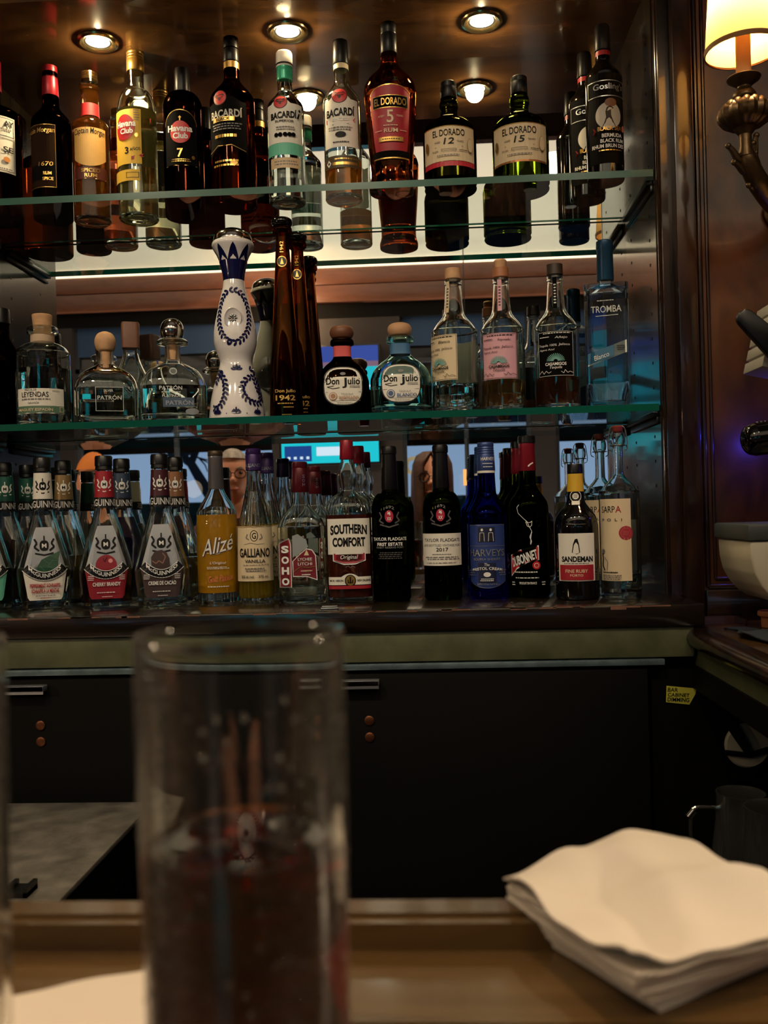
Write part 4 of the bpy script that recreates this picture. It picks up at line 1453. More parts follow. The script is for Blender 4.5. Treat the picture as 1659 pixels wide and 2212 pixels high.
# three long-necked hand-labelled tequilas
def agave(px, Y, R, H, lab, paper, ink, lq, lqm, word, cap, ang, backp=None):
    p = [(0, R * .92), (1, R * .97), (5, R), (5, R), (162, R), (176, R * .96), (190, R * .80), (202, R * .60), (212, R * .47), (224, R * .42), (262, R * .36), (276, R * .34), (278, R * .37), (286, R * .37), (288, R * .34), (288, R * .34)]
    b = Bottle('tequila_bottle', lab, px, Y, ZM, p, CLEAR, group=TEQ, wall=2.6, floor=10)
    b.liquid(lq, lqm)
    b.ring('stopper', cap, [(288, 15), (290, 17.5), (H if H < 320 else H - 18, 17), (H if H < 320 else H - 17, 15)])
    if H > 320: b.ring('second_cork', CORK, [(H - 17, 12), (H - 3, 14), (H, 12)])
    s = b.sheet(ang=ang)
    w_, h = 80, 96
    s.rect(paper, 0, 115, w_, h, nx=18).frame(ink, 0, 115, w_ - 3, h - 3, .7).fine(ink, 0, 158, 64, 4, 1)
    s.text(ink, word, 12, 148, 26, 6, 0, .15).text(ink, 'Tequila 100%', -16, 132, 38, 6, 0, .15).text(ink, 'Jalisco', 18, 133, 24, 6, 0, .15).text(ink, 'Agave Azul', -18, 123, 32, 5, 0, .15).fine(ink, -22, 150, 26, 4, 1)
    for i in range(15):
        a = PI * (i + .5) / 15
        s.line(TEALINK, [(4 * math.cos(a), 99 + 4 * math.sin(a)), (18 * math.cos(a), 99 + 16 * math.sin(a))], 1.5, up=(i == 0))
    s.text(ink, 'CASAMIGOS', 0, 93, 42, 6.5, .03).text(ink, 'Tequila', 0, 85, 24, 7, .005, .25)
    s.line(ink, [(-34, 74), (-28, 80), (-24, 73), (-19, 79), (-14, 74), (-9, 77)], .9).line(ink, [(10, 77), (15, 73), (18, 80), (23, 74), (28, 77), (36, 74)], .9)
    s.build('front_label', b.root)
    if backp:
        s = b.sheet(ang=180 + ang)
        s.rect(backp, 0, 115, 70, 90, nx=16)
        s.build('back_label', b.root)
    s = b.sheet(ang=ang)
    s.cols(paper if paper != BLKLAB else BLKLAB, -4.5, 4.5, lambda x: 215, lambda x: 282, 3, 5).fine(ink, 0, 250, 5, 52, 8)
    s.build('neck_label', b.root)


agave(986, 1.71, 50, 312, 'clear tequila bottle with a pale wooden cap and cream label turned to the left', CREAM, BLKINK, 60, LIQ, 'Blanco', CORK, -40, WHITEP)
agave(1089, 1.715, 47.5, 328, 'tequila bottle with a pink label and a cork balanced on its wooden cap', PINKP, BLKINK, 66, tinted('reposado', (220, 160, 60), 22), 'Reposado', mat('copper_wood', (176, 112, 74), .5), -10, WHITEP)
agave(1206, 1.71, 47.5, 312, 'amber tequila bottle with a black handwritten label and dark stopper', BLKLAB, WHITEINK, 68, tinted('anejo', (196, 112, 30), 45), 'Añejo', mat('dark_stopper', (58, 42, 34), .5), -3)

# square blue-capped bottle
p = [(0, 40), (1, 42), (4, 43), (4, 43), (240, 46), (246, 45), (250, 41), (256, 26), (262, 17), (268, 14), (330, 14), (330, 14)]
b = Bottle('tequila_bottle', 'tall square clear tequila bottle with a blue capsule', 1315, 1.70, ZM, p, glass('bluish_glass', (240, 247, 252)), sec=super_sec(9, .9), group=TEQ, wall=3.0, floor=12)
b.liquid(236, LIQ)
b.ring('capsule', mat('blue_capsule', (36, 74, 104), .3, .4), [(272, 17.5), (274, 18), (338, 17), (340, 18.2), (356, 17.6), (358, 15)])
s = b.sheet()
s.text(ETCH, 'TROMBA', 0, 204, 62, 14, .008).line(ETCH, [(-22, 190), (24, 191)], 1.4).fine(ETCH, 0, 222, 40, 4, 1)
s.poly(mat('tromba_white', (216, 222, 214), .5), [(-40, 86), (40, 112), (40, 138), (-40, 112)])
s.poly(mat('tromba_blue', (42, 104, 140), .5), [(-40, 89), (14, 106), (14, 129), (-40, 112)]).fine(BLKINK, 28, 122, 18, 12, 3)
s.text(WHITEINK, 'Blanco', -12, 106, 32, 10, 0, .2, rot=.3)
s.build('front_label', b.root)
s = b.sheet()
s.text(SILVER, 'TROMBA', 0, 302, 44, 10, .015, rot=PI / 2)
s.build('neck_label', b.root)
# ------------------------------------------------------------ bottles, bottom row on the dark counter
LOW = 'liqueur and wine bottles on the dark counter'
LABSIL = mat('silver_label', (170, 172, 178), .32, .45)
SLATE = mat('black_band', (14, 14, 16), .35)
BLUEL = tinted('blue_liqueur', (30, 50, 190), 60)
GREENL = tinted('green_liqueur', (10, 90, 60), 60)
GOLDL = tinted('gold_liqueur', (220, 190, 80), 14)
REDL = mat('cherry_liqueur', (28, 5, 8), .05)
YELL = tinted('yellow_liqueur', (250, 212, 40), 16, glow=.42)


def crest(s, m, cx, cz, k):
    s.oval(m, cx, cz, 14 * k, 17 * k, 2.6).text(WHITEINK if m == BLKINK else SLATE, 'M', cx, cz, 7 * k, 7 * k, .02)
    for sg in (-1, 1):
        s.line(m, [(cx + sg * 8 * k, cz - 8 * k), (cx + sg * 15 * k, cz - 2 * k), (cx + sg * 11 * k, cz + 4 * k), (cx + sg * 15 * k, cz + 11 * k)], 3 * k)
    s.line(m, [(cx - 14 * k, cz - 12 * k), (cx, cz - 15 * k), (cx + 14 * k, cz - 12 * k)], 2.2 * k).line(m, [(cx, cz + 9 * k), (cx, cz + 16 * k)], 2 * k)


OCT = poly_sec([(-.64, -.60), (.64, -.60), (1, -.28), (1, .28), (.64, .60), (-.64, .60), (-1, .28), (-1, -.28)])


def liqueur(px, Y, lab, neck_m, lower_m, lqm, lvl, words, fruit, gm=CLEAR):
    p = [(0, 48), (1.5, 51), (4, 52), (4, 52), (78, 58.5), (78, 58.5), (84, 58), (150, 40), (205, 23.5), (215, 21.5), (238, 20.5), (300, 17), (300, 17)]
    b = Bottle('liqueur_bottle', lab, px, Y, ZC, p, gm, sec=OCT, group=LOW, smooth_prof=False, wall=3.2, floor=10, rot=0, sY=1.63)
    if lqm: b.liquid(lvl, lqm)
    rs = super_sec(2.4)
    b.ring('cap', BLACKP, [(300, 17.5), (301, 18.5), (308, 17.5), (309, 19), (328, 18.6), (331, 17)])
    b.ring('neck_label', neck_m, [(240, 21.2), (297, 18.2)])
    b.ring('name_band', SLATE, [(217, 22.8), (240, 21.6)])
    s = Sheet(lambda x, z, l: ((22.6 * math.sin(x / 22.6)) * b.s, -(22.6 * math.cos(x / 22.6)) * b.s - l, z * b.s))
    s.text(WHITEINK, 'McGUINNESS', 0, 228.5, 88, 15, .01)
    s.build('name_lettering', b.root)
    s = Sheet(lambda x, z, l: ((20 * math.sin(x / 20)) * b.s, -(20 * math.cos(x / 20)) * b.s - l, z * b.s))
    if neck_m: crest(s, BLKINK if neck_m == WHITEP else WHITEINK, 0, 268, 1.05)
    s.build('neck_crest', b.root)
    if words is None: return b
    s = b.sheet()
    up = lambda x: 178 if abs(x) < 17 else 178 - (abs(x) - 17) * 95 / 27.5
    lo = lambda x: 20 if abs(x) < 35 else 20 + (abs(x) - 35) * 63 / 9.5
    s.cols(LABSIL, -44, 44, lo, up, 22, 6)
    s.cols(lower_m, -44, 44, lambda x: lo(x) + .01, lambda x: min(83, up(x)), 22, 3)
    crest(s, BLKINK, 0, 138, 1.35)
    fruit(s)
    arc = [(-40 + 80 * i / 16, 92 - 20 * (1 - ((i - 8) / 8) ** 2)) for i in range(17)]
    s.line(WHITEINK, arc, 19).line(SLATE, arc, 16)
    s.text(WHITEINK, 'McGUINNESS', 0, 92, 66, 9.5, .02, bow=-19)
    ink = REDINK if lower_m == WHITEP else WHITEINK
    for i, t in enumerate(words): s.text(ink, t, 0, 52 - 11.5 * i, (62, 56)[i] if len(words) > 1 else 58, 8.5, .03)
    s.fine(GREYINK if lower_m == WHITEP else WHITEINK, 0, 34 if len(words) == 1 else 30, 44, 4, 1).fine(ink, 0, 25, 26, 3, 1)
    if len(words) == 1:
        for sg in (-1, 1): s.fine(WHITEINK, sg * 32, 66, 14, 12, 3)
    s.build('front_label', b.root)
    return b


def mint(s):
    g1 = mat('mint_leaf', (24, 74, 48), .5)
    s.poly(g1, [(-14, 70), (-16, 92), (-6, 108), (10, 116), (32, 126), (28, 106), (26, 88), (12, 72), (0, 66)])
    s.line(mat('mint_vein', (70, 120, 90), .5), [(-8, 72), (10, 98), (30, 122)], 1.2)
    for a, c, d, e in ((0, 84, -10, 94), (10, 98, -2, 108), (6, 92, 20, 88), (14, 104, 26, 104)): s.line(mat('mint_vein'), [(a, c), (d, e)], .9)


def cherry(s):
    s.oval(mat('cherry_red', (146, 20, 40), .35), 0, 92, 44, 46).oval(mat('cherry_shine', (232, 150, 150), .4), 9, 102, 9, 9).line(BLKINK, [(-6, 108), (-3, 100), (2, 110)], 1.4)


def cocoa(s):
    br = mat('chocolate', (56, 32, 28), .4)
    s.poly(br, [(-22, 92), (-22, 108), (-14, 120), (0, 123), (10, 118), (16, 104), (17, 80), (20, 62), (8, 56), (0, 66), (-6, 80)])
    s.line(mat('chocolate_edge', (140, 96, 80), .5), [(-20, 100), (-12, 94), (-6, 100), (2, 94), (8, 108), (2, 116)], 2.2)


TEALN = mat('mint_neck_label', (36, 92, 78), .4, .2)
liqueur(-30, 1.63, 'hexagonal liqueur bottle with a mint green neck label, cut by the left edge', TEALN, TEALP, GREENL, 90, [], mint)
liqueur(17, 1.727, 'mint green-necked liqueur bottle in the second row at the far left', TEALN, TEALP, GREENL, 90, None, mint)
liqueur(66, 1.823, 'mint green-necked liqueur bottle in the third row at the far left', TEALN, TEALP, GREENL, 90, None, mint)
liqueur(99, 1.63, 'hexagonal liqueur bottle with a mint leaf label and white neck label', WHITEP, WHITEP, LIQ, 90, ['PEPPERMINT SCHNAPPS', 'SCHNAPPS A LA MENTHE'], mint)
liqueur(144, 1.725, 'liqueur bottle with a gold neck label behind the mint leaf bottle', mat('gold_neck_label', (150, 122, 80), .4, .3), CREAM, GOLDL, 110, None, mint)
liqueur(232, 1.63, 'hexagonal liqueur bottle with a cherry label and red neck label', REDLAB, mat('cherry_label', (150, 30, 44), .5), REDL, 82, ['CHERRY BRANDY'], cherry)
liqueur(270, 1.72, 'liqueur bottle with a slate blue neck label behind the cherry label bottle', mat('slate_neck_label', (58, 72, 96), .4, .2), LABSIL, BLUEL, 196, None, cherry)
liqueur(352, 1.63, 'hexagonal liqueur bottle with a chocolate curl label and maroon neck label', mat('maroon_neck_label', (70, 24, 34), .4), mat('cacao_label', (74, 58, 58), .4), tinted('cacao_clear', (240, 236, 220), 4, glow=.04), 80, ['CREME DE CACAO'], cocoa)
liqueur(385, 1.72, 'liqueur bottle with a tan neck label behind the chocolate curl bottle', mat('tan_neck_label', (150, 104, 74), .4, .2), CREAM, GOLDL, 100, None, cocoa)

# orange passion liqueur
p = [(0, 40), (1.2, 43), (6, 44), (6, 44), (150, 44), (178, 43), (196, 42), (214, 33), (232, 22), (246, 16), (256, 14.5), (326, 13.5), (326, 13.5)]
b = Bottle('liqueur_bottle', 'bottle full of bright orange-yellow liqueur with a silver neck foil', 473, 1.68, ZC, p, CLEAR, group=LOW, floor=20)
b.liquid(190, mat('orange_liqueur', (255, 178, 22), .3))
b.ring('neck_foil', mat('silver_foil', (168, 164, 172), .28, .8), [(246, 16.4), (247, 17), (312, 15.4), (314, 16.2), (318, 15.6)])
b.ring('cap', mat('bronze_cap', (72, 58, 44), .4, .4), [(317, 15.8), (318, 16.4), (327, 16), (329, 14.5)])
s = b.sheet()
s.text(mat('purple_print', (66, 34, 60), .5), 'Alizé', 1, 124, 72, 34, .02, .25, slant=.22).text(WHITEINK, 'Alizé', 0, 125, 72, 34, .004, .25, slant=.22)
s.line(WHITEINK, [(-24, 108), (0, 106), (24, 114)], .8).text(WHITEINK, "L'Original", 0, 86, 34, 7, .005, .2).fine(WHITEINK, 0, 76, 50, 6, 2).text(mat('rose_print', (224, 120, 90), .5), 'Gold Passion', 6, 54, 54, 14, .005, .2, slant=.1).fine(WHITEINK, 0, 36, 54, 4, 1)
s.build('front_label', b.root)


# fluted vanilla liqueur
def vanilla(px, Y, lab):
    n = 48
    sec = []
    for i in range(n * 2):
        t = PI * i / n - PI / 2
        k = 1 + .035 * (1 if i % 4 < 2 else -1)
        sec.append((k * math.cos(t), k * math.sin(t)))
    p = [(0, 36), (2, 37.5), (16, 38), (16, 38), (44, 37), (46, 37.5), (46, 37.5), (166, 34.5), (166, 34.5), (200, 27), (240, 18.5), (262, 15), (285, 14), (330, 13.5), (330, 13.5)]
    b = Bottle('liqueur_bottle', lab, px, Y, ZC, p, CLEAR, sec=sec, group=LOW, smooth_prof=False, wall=3.2, sY=1.665)
    b.round = True
    b.liquid(168, YELL)
    b.ring('cap', mat('purple_cap', (58, 34, 92), .32, .3), [(285, 16.5), (286, 17.4), (318, 16.8), (320, 16), (322, 17), (331, 16.6), (333, 15)])
    ss = Sheet(lambda x, z, l: ((17.6 * math.sin(x / 17.6)) * b.s, -(17.6 * math.cos(x / 17.6)) * b.s - l, z * b.s))
    ss.text(SILVER, 'GALLIANO', -6, 296, 46, 8, .02)
    ss.build('cap_lettering', b.root)
    s = b.sheet(ang=-4)
    s.lay = 0
    base = s.surf
    s.surf = lambda x, z, l: base(x, z, l + .0022)
    s.rect(CREAM, 0, 106, 94, 118, nx=20)
    s.oval(BLKINK, 0, 144, 16, 24).oval(CREAM, 0, 144, 13, 21).text(BLKINK, 'G', 0, 144, 8, 13, .02)
    for sg in (-1, 1): s.line(GREYINK, [(sg * 10, 136), (sg * 16, 140), (sg * 13, 148)], 2)
    s.line(GREYINK, [(-20, 126), (-8, 129), (6, 126), (20, 127)], .8)
    s.text(BLKINK, 'GALLIANO', 0, 108, 64, 19, .02).text(BLKINK, 'VANILLA', 1, 90, 40, 7, .01).fine(GREYINK, 0, 82, 60, 3, 1).fine(GREYINK, 0, 72, 44, 10, 2).text(BLKINK, '30% alc./vol.', -14, 57, 26, 6, .01).text(BLKINK, '375 mL', 17, 57, 20, 6, .01)
    s.line(GOLD, [(-46, 164), (-23, 164), (0, 164), (23, 164), (46, 164)], 1.2)
    s.build('front_label', b.root)


vanilla(555, 1.665, 'fluted liqueur bottle with purple cap and cream label next to the orange liqueur')
vanilla(583, 1.785, 'fluted purple-capped liqueur bottle standing behind the one with the cream label')


# lychee liqueur
def lychee(px, Y, lab):
    p = [(0, 47), (1.5, 50.5), (6, 52.3), (6, 52.3), (150, 52.3), (166, 50.5), (182, 45), (196, 34), (208, 24), (216, 20), (240, 18), (304, 15.5), (304, 15.5)]
    b = Bottle('liqueur_bottle', lab, px, Y, ZC, p, CLEAR, sec=super_sec(3.4, .62), group=LOW, wall=4, floor=16, sY=1.625)
    b.liquid(140, tinted('lychee_liqueur', (238, 240, 210), 5, glow=.04))
    FO = mat('maroon_foil', (86, 16, 30), .35, .3)
    b.ring('cap', FO, [(240, 18.4), (241, 19), (290, 17), (292, 16.2), (294, 17), (304, 16.6), (306, 15)])
    s = Sheet(lambda x, z, l: ((18 * math.sin(x / 18)) * b.s, -(18 * math.cos(x / 18)) * b.s - l, z * b.s))
    for i, ch in enumerate('SOHO'): s.text(SILVER, ch, 8, 274 - 9 * i, 6, 7, .02, up=(i == 0))
    s.build('cap_lettering', b.root)
    s = b.sheet()
    s.poly(WHITEINK, [(-49, 36), (-23, 36), (-23, 128), (-27, 142), (-49, 132)]).poly(REDLAB, [(-47, 38), (-25, 38), (-25, 128), (-28, 139), (-47, 130)])
    for i, ch in enumerate('SOHO'): s.text(WHITEINK, ch, -36, 118 - 23 * i, 16, 16, .05, up=(i == 0))
    s.poly(mat('frost_print', (150, 156, 158), .5), [(-20, 100), (8, 118), (14, 122), (8, 138), (-8, 150), (-20, 146)])
    s.poly(WHITEINK, [(-21, 92), (-4, 108), (10, 119), (22, 116), (30, 104), (32, 50), (10, 58), (-20, 59)])
    s.poly(mat('maroon_label', (122, 24, 40), .5), [(-19, 92), (-3, 107), (10, 117), (21, 114), (28, 103), (30, 53), (10, 60), (-19, 61)])
    s.poly(CREAM, [(4, 104), (10, 116), (15, 104)]).text(WHITEINK, 'LYCHEE', 6, 96, 30, 6, .01).line(GOLD, [(-10, 91), (25, 91)], .8).text(WHITEINK, 'LITCHI', 6, 86, 30, 6, .01)
    s.line(GOLD, [(-18, 70), (-4, 80), (14, 78), (28, 80)], 1.4).fine(CREAM, 8, 71, 26, 5, 1).fine(WHITEINK, 8, 63, 20, 5, 1)
    s.build('front_label', b.root)


lychee(655, 1.625, 'clear lychee liqueur bottle with maroon cap and upright red name strip')
lychee(684, 1.79, 'maroon-capped lychee liqueur bottle standing behind the one with the red name strip')


# peach liqueur with ribbed shoulders
def peach(px, Y, lab):
    p = [(0, 46), (1.5, 48.5), (6, 49.5), (6, 49.5), (188, 49.5), (188, 49.5), (206, 47), (220, 38), (230, 25), (238, 18), (250, 17.5), (268, 20.5), (280, 19.5), (296, 15), (308, 13), (346, 13), (346, 13)]
    b = Bottle('liqueur_bottle', lab, px, Y, ZC, p, CLEAR, sec=super_sec(3.2, .72), group=LOW, sY=1.645)
    b.liquid(186, mat('amber_red_drink', (84, 26, 12), .08))
    b.ring('cap', mat('crimson_cap', (146, 24, 44), .35, .2), [(306, 14.8), (307, 15.4), (328, 14.6), (344, 14.2), (347, 13)])
    mb = MB()
    for i in range(28):
        u = -1 + 2 * (i + .5) / 28
        t = u * PI
        pts = []
        for z in (189, 200, 210, 220, 229):
            r = prof_r(b.prof, z)
            a, c = super_sec(3.2, .72, 28)[i]
            pts.append((a * r * b.s, c * r * b.s, z * b.s))
        mb.tube(pts, .0011, 6)
    mb.build('shoulder_ribs', CLEAR, b.root)
    s = b.sheet()
    s.rect(WHITEP, 0, 140, 90, 76, nx=20).text(BLKINK, 'SOUTHERN', 0, 153, 78, 21, .045, bow=3).text(BLKINK, 'COMFORT', 0, 128, 70, 20, .045)
    s.poly(WHITEINK, [(-35, 88), (-12, 80), (12, 80), (35, 88), (35, 106), (-35, 106)]).poly(REDLAB, [(-33, 90), (-12, 83), (12, 83), (33, 90), (33, 104), (-33, 104)])
    s.text(WHITEINK, 'Original', 0, 95, 38, 11, .005, .25).line(GREYINK, [(-8, 74), (-3, 78), (2, 73), (6, 77), (12, 74)], 1)
    s.cols(WHITEP, -45, 45, lambda x: 37, lambda x: 54 + 7 * max(0, 1 - (x / 18) ** 2), 20, 2).text(BLKINK, 'M.W. HERON', -28, 46, 28, 5, .03).text(BLKINK, 'NEW ORLEANS', 30, 46, 28, 5, .03)
    s.oval(BLKINK, 1, 46, 24, 25).oval(GOLD, 1, 46, 20, 21).line(BLKINK, [(1, 40), (1, 54)], 3).line(BLKINK, [(-4, 48), (-3, 42)], 2).line(BLKINK, [(6, 48), (5, 42)], 2).line(BLKINK, [(-5, 42), (7, 42)], 1.5)
    s.rect(REDLAB, 0, 32, 90, 7)
    s.build('front_label', b.root)


peach(757, 1.645, 'amber liqueur bottle with ribbed shoulders, white label and red cap')
peach(781, 1.79, 'ribbed red-capped liqueur bottle standing behind the one with the white label')

# two ports
PORTG = glass('port_glass', linear=(.10, .14, .03))
for px, lab, paper in ((848, 'dark green port bottle with lettering printed straight on the glass', False), (959, 'dark green port bottle with a white label reading 2017', True)):
    b = Bottle('port_bottle', lab, px, 1.64, ZC, std(40.5, 192, 236, 17, 331, 14.5, curve='R'), PORTG, solid=True, group=LOW)
    b.ring('capsule', BLK_FOIL, [(238, 17.8), (240, 18.2), (290, 16.4), (314, 15.4), (316, 17), (328, 17), (332, 15)])
    s = b.sheet(ang=-4)
    s.text(GREYINK, '1692', 0, 197, 22, 6, .01, bow=4)
    for sg in (-1, 1): s.line(mat('crest_grey', (88, 84, 84), .5), [(sg * 12, 166), (sg * 22, 172), (sg * 16, 180), (sg * 21, 190)], 3)
    s.line(mat('crest_grey'), [(-20, 164), (0, 158), (20, 164)], 3).oval(mat('port_red', (180, 34, 60), .45), 0, 181, 18, 26)
    s.line(WHITEINK, [(-2, 187), (-2, 192)], 1.2).text(WHITEINK, '4', 0, 187, 7, 8, .02).text(WHITEINK, 'XX', 0, 176, 9, 7, .02)
    if paper:
        s.rect(WHITEP, 0, 108, 100, 68, nx=20).text(BLKINK, 'TAYLOR FLADGATE', 2, 128, 82, 7, .012).text(mat('brown_ink', (96, 70, 60), .5), 'LATE BOTTLED VINTAGE PORT', 2, 117, 86, 5, .012).text(BLKINK, '2017', 2, 108, 24, 8, .01).fine(GREYINK, 0, 98, 40, 3, 1).fine(GREYINK, 0, 90, 80, 8, 2).fine(GREYINK, 0, 80, 76, 3, 1)
    else:
        s.text(WHITEINK, 'TAYLOR FLADGATE', 0, 133, 76, 7, .02).text(WHITEINK, 'FIRST ESTATE', 0, 122, 54, 7, .03).text(mat('brown_ink'), 'FINEST RESERVE PORT', 0, 115, 58, 4, .01).fine(mat('crest_grey'), 0, 98, 54, 16, 4)
    s.build('front_label', b.root)
    s = b.sheet(ang=6)
    s.oval(GREYINK, 0, 266, 11, 11).fine(GREYINK, 0, 256, 16, 8, 3)
    s.build('capsule_print', b.root)


# blue sherry
def sherry(px, Y, lab):
    b = Bottle('sherry_bottle', lab, px, Y, ZC, std(41, 172, 232, 20, 331, 16), glass('cobalt_glass', linear=(.045, .08, .85)), solid=True, group=LOW, sY=1.65)
    FO = mat('blue_foil', (52, 72, 128), .35, .3)
    b.ring('cap', FO, [(272, 19.4), (273, 19.8), (306, 18.4), (308, 17.6), (310, 18.4), (313, 17.4), (315, 18.2), (318, 17.2), (320, 18), (323, 17), (325, 17.8), (331, 17.4), (333, 16)])
    b.wrap('foil_edge', WHITEP, 267, 272, .8)
    s = Sheet(lambda x, z, l: ((18.9 * math.sin(x / 18.9)) * b.s, -(18.9 * math.cos(x / 18.9)) * b.s - l, z * b.s))
    s.text(WHITEINK, 'HARVEYS', 6, 297, 34, 7, .015).fine(WHITEINK, 4, 287, 28, 4, 1).fine(WHITEINK, 4, 280, 24, 4, 1)
    s.build('cap_lettering', b.root)
    s = b.sheet(ang=-4)
    BL = mat('blue_label', (42, 62, 128), .45)
    sd = lambda x: 24 + .0075 * x * x
    s.cols(SILVER, -44, 44, lambda x: sd(x) - 1.2, lambda x: 157, 22, 5)
    s.cols(BL, -43, 43, sd, lambda x: 156, 22, 5)
    s.rect(mat('blue_dark', (22, 28, 62), .45), 0, 136, 36, 32)
    for sg in (-1, 1):
        s.oval(WHITEINK, sg * 9, 146, 5, 6).poly(mat('figure_ink', (24, 24, 34), .5), [(sg * 9 - 5, 122), (sg * 9 + 5, 122), (sg * 9 + 4, 140), (sg * 9 - 4, 140)]).line(WHITEINK, [(sg * 9 - 5, 122), (sg * 9 - 4, 140), (sg * 9 + 4, 140), (sg * 9 + 5, 122)], .9)
    s.line(SILVER, [(-40, 112), (-20, 112), (0, 112), (20, 112), (40, 112)], .8).text(SILVER, 'HARVEYS', 0, 98, 76, 15, .01).text(SILVER, 'SOLERA SHERRY', 0, 84, 56, 5, .01)
    s.rect(mat('blue_dark'), 0, 56, 36, 42).text(WHITEINK, 'The', 0, 73, 10, 6, 0, .2).text(WHITEINK, 'BRISTOL CREAM', 0, 61, 62, 6, .015, bow=4).oval(WHITEINK, 0, 52, 14, 10).fine(WHITEINK, 0, 41, 30, 7, 2).fine(SILVER, 0, 32, 48, 5, 2)
    s.fine(SILVER, -31, 56, 18, 14, 3).fine(SILVER, 31, 56, 18, 14, 3)
    s.build('front_label', b.root)


sherry(1057, 1.65, 'cobalt blue sherry bottle with a blue shield label on the dark counter')
sherry(1049, 1.765, 'cobalt blue sherry bottle standing behind the one with the shield label')


# aperitif wine with the cat
def aperitif(px, Y, lab):
    b = Bottle('wine_bottle', lab, px, Y, ZC, std(42.5, 190, 244, 18, 342, 15.5), PORTG, solid=True, group=LOW, sY=1.66)
    b.ring('foil', mat('dark_red_foil', (140, 26, 44), .35, .3), [(268, 18), (269, 18.5), (318, 17), (320, 17.5), (328, 17.2)])
    b.ring('cap', BLACKP, [(327, 18), (328, 19), (341, 18.6), (343, 17)])
    s = Sheet(lambda x, z, l: ((18.2 * math.sin(x / 18.2)) * b.s, -(18.2 * math.cos(x / 18.2)) * b.s - l, z * b.s))
    s.line(WHITEINK, [(2, 277), (6, 281), (14, 285)], 3)
    s.build('foil_mark', b.root)
    s = b.sheet()
    s.line(WHITEINK, [(-20, 196), (-25, 190), (-22, 178), (-10, 166), (-3, 160), (0, 152), (6, 140), (4, 126), (3, 114)], 1).line(WHITEINK, [(-6, 160), (-3, 158), (3, 158), (7, 161), (6, 152), (2, 148), (-3, 151), (-6, 160)], 1).line(WHITEINK, [(6, 138), (2, 128), (5, 118), (3, 112)], 1.6)
    q = [(-45, 44), (-45, 90), (-20, 101), (20, 110), (20, 79), (-4, 74), (-28, 60)]
    s.poly(WHITEINK, q)
    s.poly(mat('scarlet', (188, 32, 40), .45), [(-43, 48), (-43, 88), (-20, 99), (18, 107), (18, 80), (-4, 76), (-28, 63)])
    s.text(WHITEINK, 'DUBONNET', -12, 83, 57, 20, .03, rot=.20, slant=.14)
    s.oval(mat('scarlet'), 14, 68, 17, 17).oval(WHITEINK, 14, 68, 10, 10).oval(mat('scarlet'), 14, 68, 8, 8)
    s.fine(WHITEINK, -8, 54, 48, 5, 1).fine(WHITEINK, -4, 42, 58, 4, 1).fine(WHITEINK, -36, 30, 9, 10, 2).fine(WHITEINK, 28, 30, 9, 10, 2).text(WHITEINK, 'PRODUIT EN FRANCE', -4, 31, 34, 5, .01)
    s.build('front_label', b.root)


aperitif(1146, 1.66, 'dark wine bottle with red foil and a slanted red banner label')
aperitif(1128, 1.79, 'dark red-foiled wine bottle standing behind the one with the slanted banner')

# ruby port
p = [(0, 42), (1.5, 45), (6, 46), (6, 46), (142, 46), (160, 44.8), (176, 41), (190, 31), (202, 22), (212, 18.5), (226, 17), (286, 14), (286, 14)]
b = Bottle('port_bottle', 'short dark port bottle with a yellow neck strip and white and red label', 1249, 1.60, ZC, p, BLACKB, solid=True, group=LOW)
b.ring('cap', BLACKP, [(267, 15.6), (268, 16.4), (284, 16), (287, 15)])
b.wrap('neck_strip', mat('yellow_strip', (214, 170, 40), .5), 228, 266, 1.2)
s = b.sheet(ang=-2)
s.rect(WHITEP, 0, 90, 84, 100, nx=20).poly(BLKINK, [(-9, 100), (-6, 118), (-2, 128), (3, 129), (6, 118), (8, 100), (1, 96)]).text(BLKINK, 'SANDEMAN', 2, 86, 68, 12, .04).fine(GREYINK, 0, 77, 60, 4, 1).rect(REDLAB, 0, 58, 74, 32, nx=20).text(CREAM, 'FINE RUBY', 0, 61, 46, 7, .012).text(CREAM, 'PORTO', 0, 52, 26, 5, .012)
s.build('front_label', b.root)
s = b.sheet()
s.oval(WHITEP, 0, 218, 25, 25).oval(BLKINK, 0, 218, 22, 22).oval(WHITEP, 0, 218, 13, 13).fine(BLKINK, 0, 218, 9, 8, 3).rect(WHITEP, 0, 204, 16, 8)
s.build('guarantee_seal', b.root)


